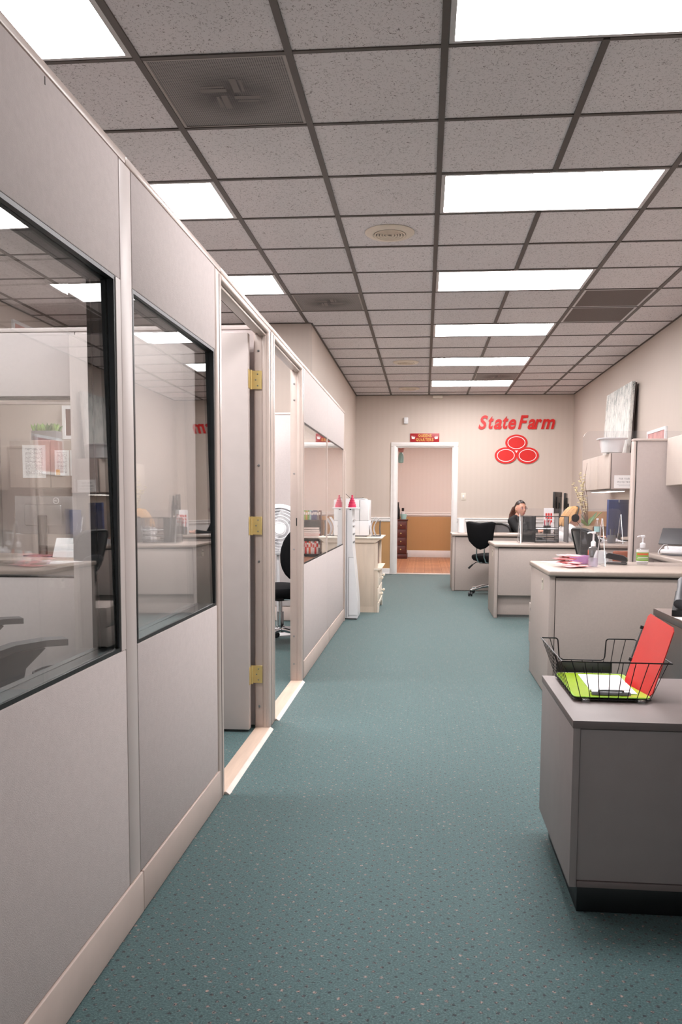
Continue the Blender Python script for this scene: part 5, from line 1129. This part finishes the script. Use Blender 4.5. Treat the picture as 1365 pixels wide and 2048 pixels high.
def person(label, loc, rz, skin, top, hair, headT, wrists, shoulders=.17, bust=.03, lean=0.0, neck=(0, .0, .95), bottoms='denim', up=0.0):
    t = thing('person', label, 'person', loc, rz); b = MB()
    hip, waist, chest, upper = (0, 0, .50), (0, .01 + lean * .3, .66), (0, .015 + lean * .7, .80 + up * .5), (0, lean, .895 + up)
    b.ell(hip, (.165, .125, .12)); b.ell((0, .02, .60), (.140, .105, .12)); b.ell(waist, (.128, .10, .11)); b.ell(chest, (.142, .108, .12)); b.ell(upper, (.150, .085, .075))
    nk = Vector(neck); hb = headT @ Vector((0, -.015, -.06)); chain(b, [tuple(Vector(upper)), tuple(nk), tuple(hb)], [.075, .055, .052]); head_form(b, headT)
    arms = []
    for s, wr in zip((-1, 1), wrists):
        sh = Vector((s * shoulders, lean - .005, .885 + up)); wr = Vector(wr); L1, L2 = .275, .255; d = wr - sh; D = min(d.length, L1 + L2 - .01)
        a = (L1 * L1 - L2 * L2 + D * D) / (2 * D); h = math.sqrt(max(0, L1 * L1 - a * a)); pole = Vector((s * .5, -.5, -1.0)); pole = (pole - d.normalized() * pole.dot(d.normalized())).normalized()
        el = sh + d.normalized() * a + pole * h; arms.append((sh, el, wr)); cone(b, (s * .09, lean, .905 + up), .05, sh, .052); chain(b, [sh, el, wr], [.054, .040, .027])
        yd = (wr - el); yd.z = 0; yd.normalize(); hz = Matrix(((yd.y, yd.x, 0, 0), (-yd.x, yd.y, 0, 0), (0, 0, 1, 0), (0, 0, 0, 1))); hand_form(b, Matrix.Translation(wr) @ hz, s)
    legs = []
    for s in (-1, 1): p = [Vector((s * .09, .02, .48)), Vector((s * .11, .40, .50)), Vector((s * .11, .40, .09))]; legs.append(p); chain(b, p, [.085, .058, .042]); chain(b, [(s * .11, .38, .05), (s * .11, .50, .035)], [.040, .034])
    baked('body', b, [skin], .0055, 2, t, 5)
    c = MB(); c.ell(hip, (.176, .138, .125)); c.ell((0, .02, .60), (.153, .119, .13)); c.ell(waist, (.141, .113, .12)); c.ell(chest, (.154, .120, .125)); c.ell(upper, (.160, .094, .072))
    for s in (-1, 1): c.ell((s * .065, .075 + lean * .7, .80 + up * .5), (.062, .058, .065))
    for (sh, el, wr), s in zip(arms, (-1, 1)): cone(c, (s * .05, lean - .005, .925 + up), .052, sh, .060); chain(c, [sh, el, el.lerp(wr, .86)], [.060, .051, .041])
    baked('shirt', c, [top], .007, 2, t, 6)
    c = MB(); c.ell((0, 0, .49), (.170, .134, .105))
    for p in legs: chain(c, [p[0], p[1], p[1].lerp(p[2], .9)], [.096, .070, .055])
    baked('trousers', c, [bottoms], .008, 2, t, 5)
    for s in (-1, 1): m = MB(); m.loft([[(s * .11 + .045 * math.cos(a) * k, .44 + .085 * math.sin(a) * k, z) for a in [2 * PI * j / 20 for j in range(20)]] for z, k in ((.002, 1), (.03, 1.0), (.07, .75), (.095, .5))]); m.build('shoe', 'black_plastic', t)
    def H(): m = MB(); m.T = headT; return m
    for s in (-1, 1):
        e = H().ell((s * .031, .0755, .011), (.0125, .0105, .0095), 14, 10).build('eye', 'eye_white', t); H().ell((s * .031, .0852, .011), (.0055, .0025, .0055), 12, 6).build('iris', 'iris', e)
        H().tube([(s * .016, .088, .030), (s * .030, .0895, .0345), (s * .046, .079, .030)], [.0022, .0030, .0018], 6).build('eyebrow', hair, t)
        H().tube([(s * .019, .0845, .0165), (s * .031, .0868, .0195), (s * .044, .0795, .016)], .0012, 5).build('eyelid', 'hair_dark', t)
    H().ell((0, .0935, -.0545), (.020, .0055, .0040), 14, 6).ell((0, .0930, -.0620), (.018, .0058, .0048), 14, 6).build('lips', 'lip', t)
    return t, H
def hair_cap(H, t, mat, k, keep, lift=0):
    nu, nv = 64, 40; idx = {}; vs = []; fs = []
    P = lambda i, j: head_pt(2 * PI * (j % nu) / nu, -PI / 2 + PI * i / nv)
    def shell(i, j): p = P(i, j); q = Vector((p.x, min(p.y, .095), p.z)); return q * k + Vector((0, -.004, .004 + lift)) + q.normalized() * .0025 * math.sin(j * 2.4 + i * .3)
    ok = lambda i, j: keep(P(i, j))
    for i in range(nv):
        for j in range(nu):
            if all(ok(a, b_) for a, b_ in ((i, j), (i + 1, j), (i, j + 1), (i + 1, j + 1))):
                f = []
                for a, b_ in ((i, j + 1), (i, j), (i + 1, j), (i + 1, j + 1)):
                    q = (a, b_ % nu)
                    if q not in idx: idx[q] = len(vs); vs.append(shell(*q))
                    f.append(idx[q])
                fs.append(tuple(f))
    return H().add(vs, fs).build('hair', mat, t, ang=80)
# woman at the far desk: faces right, head turned towards the camera's right
hT = Matrix.Translation((-.01, .045, 1.095)) @ Matrix.Rotation(-.52, 4, 'Z') @ Matrix.Rotation(-.02, 4, 'X')
t, H = person('person with dark pulled-back hair and glasses seated at the far desk', (1.345, 11.93, .0), -2.12, 'skin', 'cloth_black', 'hair_dark', hT, ((-.10, .33, .790), (.20, .43, .787)), lean=.0, up=.035, shoulders=.165)
hair_cap(H, t, 'hair_dark', 1.055, lambda p: p.z > .050 + .02 * (p.y > .05) - .9 * max(0, -p.y + .015) and not (p.y > .03 and p.z < .058 + abs(p.x) * -.35))
m = MB(); r = random.Random(8)
for k in range(80):                                             # loose tail over the back
    a = r.uniform(0, 6.28); q = r.uniform(0, .042); x0, z0 = q * math.cos(a), q * math.sin(a); s_ = r.uniform(.7, 1.35)
    m.tube([(x0 * .6, -.085, .030 + z0 * .6), (x0 * 1.3, -.125, -.01 + z0), (x0 * 2.0 * s_ + .005, -.130 + q * .3, -.09), (x0 * 2.4 * s_ + .014 * math.sin(k), -.125 + z0 * .8, -.17), (x0 * 2.2 * s_, -.118 + z0 * .6, -.235 - q)], [.010, .012, .012, .010, .002], 6)
m.v = [tuple(hT @ Vector(p)) for p in m.v]; m.build('ponytail', 'hair_brown', t, ang=80)
g = H()
for s in (-1, 1):
    g.tube([(s * .033 + .021 * math.cos(2 * PI * j / 24), .1005 - .004 * abs(s * .033 + .021 * math.cos(2 * PI * j / 24)) / .05, .009 + .018 * math.sin(2 * PI * j / 24)) for j in range(24)], .0013, 6, True)
    g.tube([(s * .054, .097, .014), (s * .072, .06, .012), (s * .077, -.005, .010)], .0013, 6)
g.tube([(-.012, .101, .012), (0, .103, .015), (.012, .101, .012)], .0013, 6).build('glasses', 'picture_pink', t)
for s in (-1, 1): H().prism([(s * .033 + .0195 * math.cos(2 * PI * j / 20), .009 + .0165 * math.sin(2 * PI * j / 20)) for j in range(20)], 'y', .0965, .0972).build('lens', 'lens', t)
for s in (-1, 1): H().ell((s * .080, -.002, -.040), (.004, .004, .005), 8, 6).build('earring', 'brass', t)
mesh_chair('grey mesh-back chair with the dark-haired person seated in it', (1.315, 11.97, 0), -1.02, zs=.375, bw=.44, bh=.36, bz=.52, net='mesh_gray', lean=.10)
# woman with the headset
hT = Matrix.Translation((0, .105, 1.045)) @ Matrix.Rotation(.10, 4, 'Z') @ Matrix.Rotation(-.42, 4, 'X') @ Matrix.Rotation(.10, 4, 'Y')
t, H = person('person with blonde hair and black headset looking down at the middle desk', (1.605, 9.52, -.028), -PI / 2 + .12, 'skin_fair', 'cloth_white', 'hair_blonde', hT, ((-.12, .40, .812), (.06, .40, .812)), lean=.05, neck=(0, .055, .95))
hair_cap(H, t, 'hair_blonde', 1.06, lambda p: p.z > .055 - 1.6 * max(0, -p.y + .035) and not (p.y > .045 and p.z < .062))
m = MB(); r = random.Random(4)
for k in range(110):                                            # straight hair hanging from the crown to the nape
    a = r.uniform(-2.2, 2.2); th = PI + a * .62; q = r.uniform(.97, 1.06); X0, Y0 = .078 * math.sin(th) * q, .100 * math.cos(th) * q
    pts = [(X0 * .35, Y0 * .35 - .01, .112), (X0 * .85, Y0 * .85 - .006, .078), (X0 * 1.03, Y0 * 1.04 - .008, .02), (X0 * 1.0, Y0 * 1.06 - .014, -.05), (X0 * .93, Y0 * 1.04 - .02, -.10), (X0 * .86, Y0 * .98 - .02, -.135 - r.uniform(0, .02))]
    m.tube(pts, [.004, .007, .008, .008, .007, .002], 5)
m.v = [tuple(hT @ Vector(p)) for p in m.v]; m.build('hair_lengths', 'hair_blonde', t, ang=80)
hs = H(); hs.tube([(.088 * math.sin(a), -.004, .008 + .128 * math.cos(a)) for a in [-1.45 + 2.9 * i / 20 for i in range(21)]], .0075, 8); hs = hs.build('headband', 'black_plastic', t)
for s in (-1, 1):
    H().lathe([(.001, 0), (.001, .001)], 3).mesh
    m = H(); m.T = hT @ Matrix.Translation((s * .076, -.004, -.004)) @ Matrix.Rotation(s * PI / 2, 4, 'Y'); m.lathe([(.036, 0), (.045, .006), (.045, .020), (.036, .030), (.001, .032)], 24); m.build('ear_cup', 'black_fabric', hs)
H().tube([(.092, .006, -.022), (.086, .05, -.040), (.068, .092, -.054), (.045, .108, -.060)], [.004, .003, .003, .006], 8).build('microphone', 'black_plastic', hs)
mesh_chair('grey chair with the blonde person seated in it', (1.595, 9.52, 0), -PI / 2 + .12, zs=.33, bw=.42, bh=.30, bz=.48, net='mesh_gray', lean=.10)
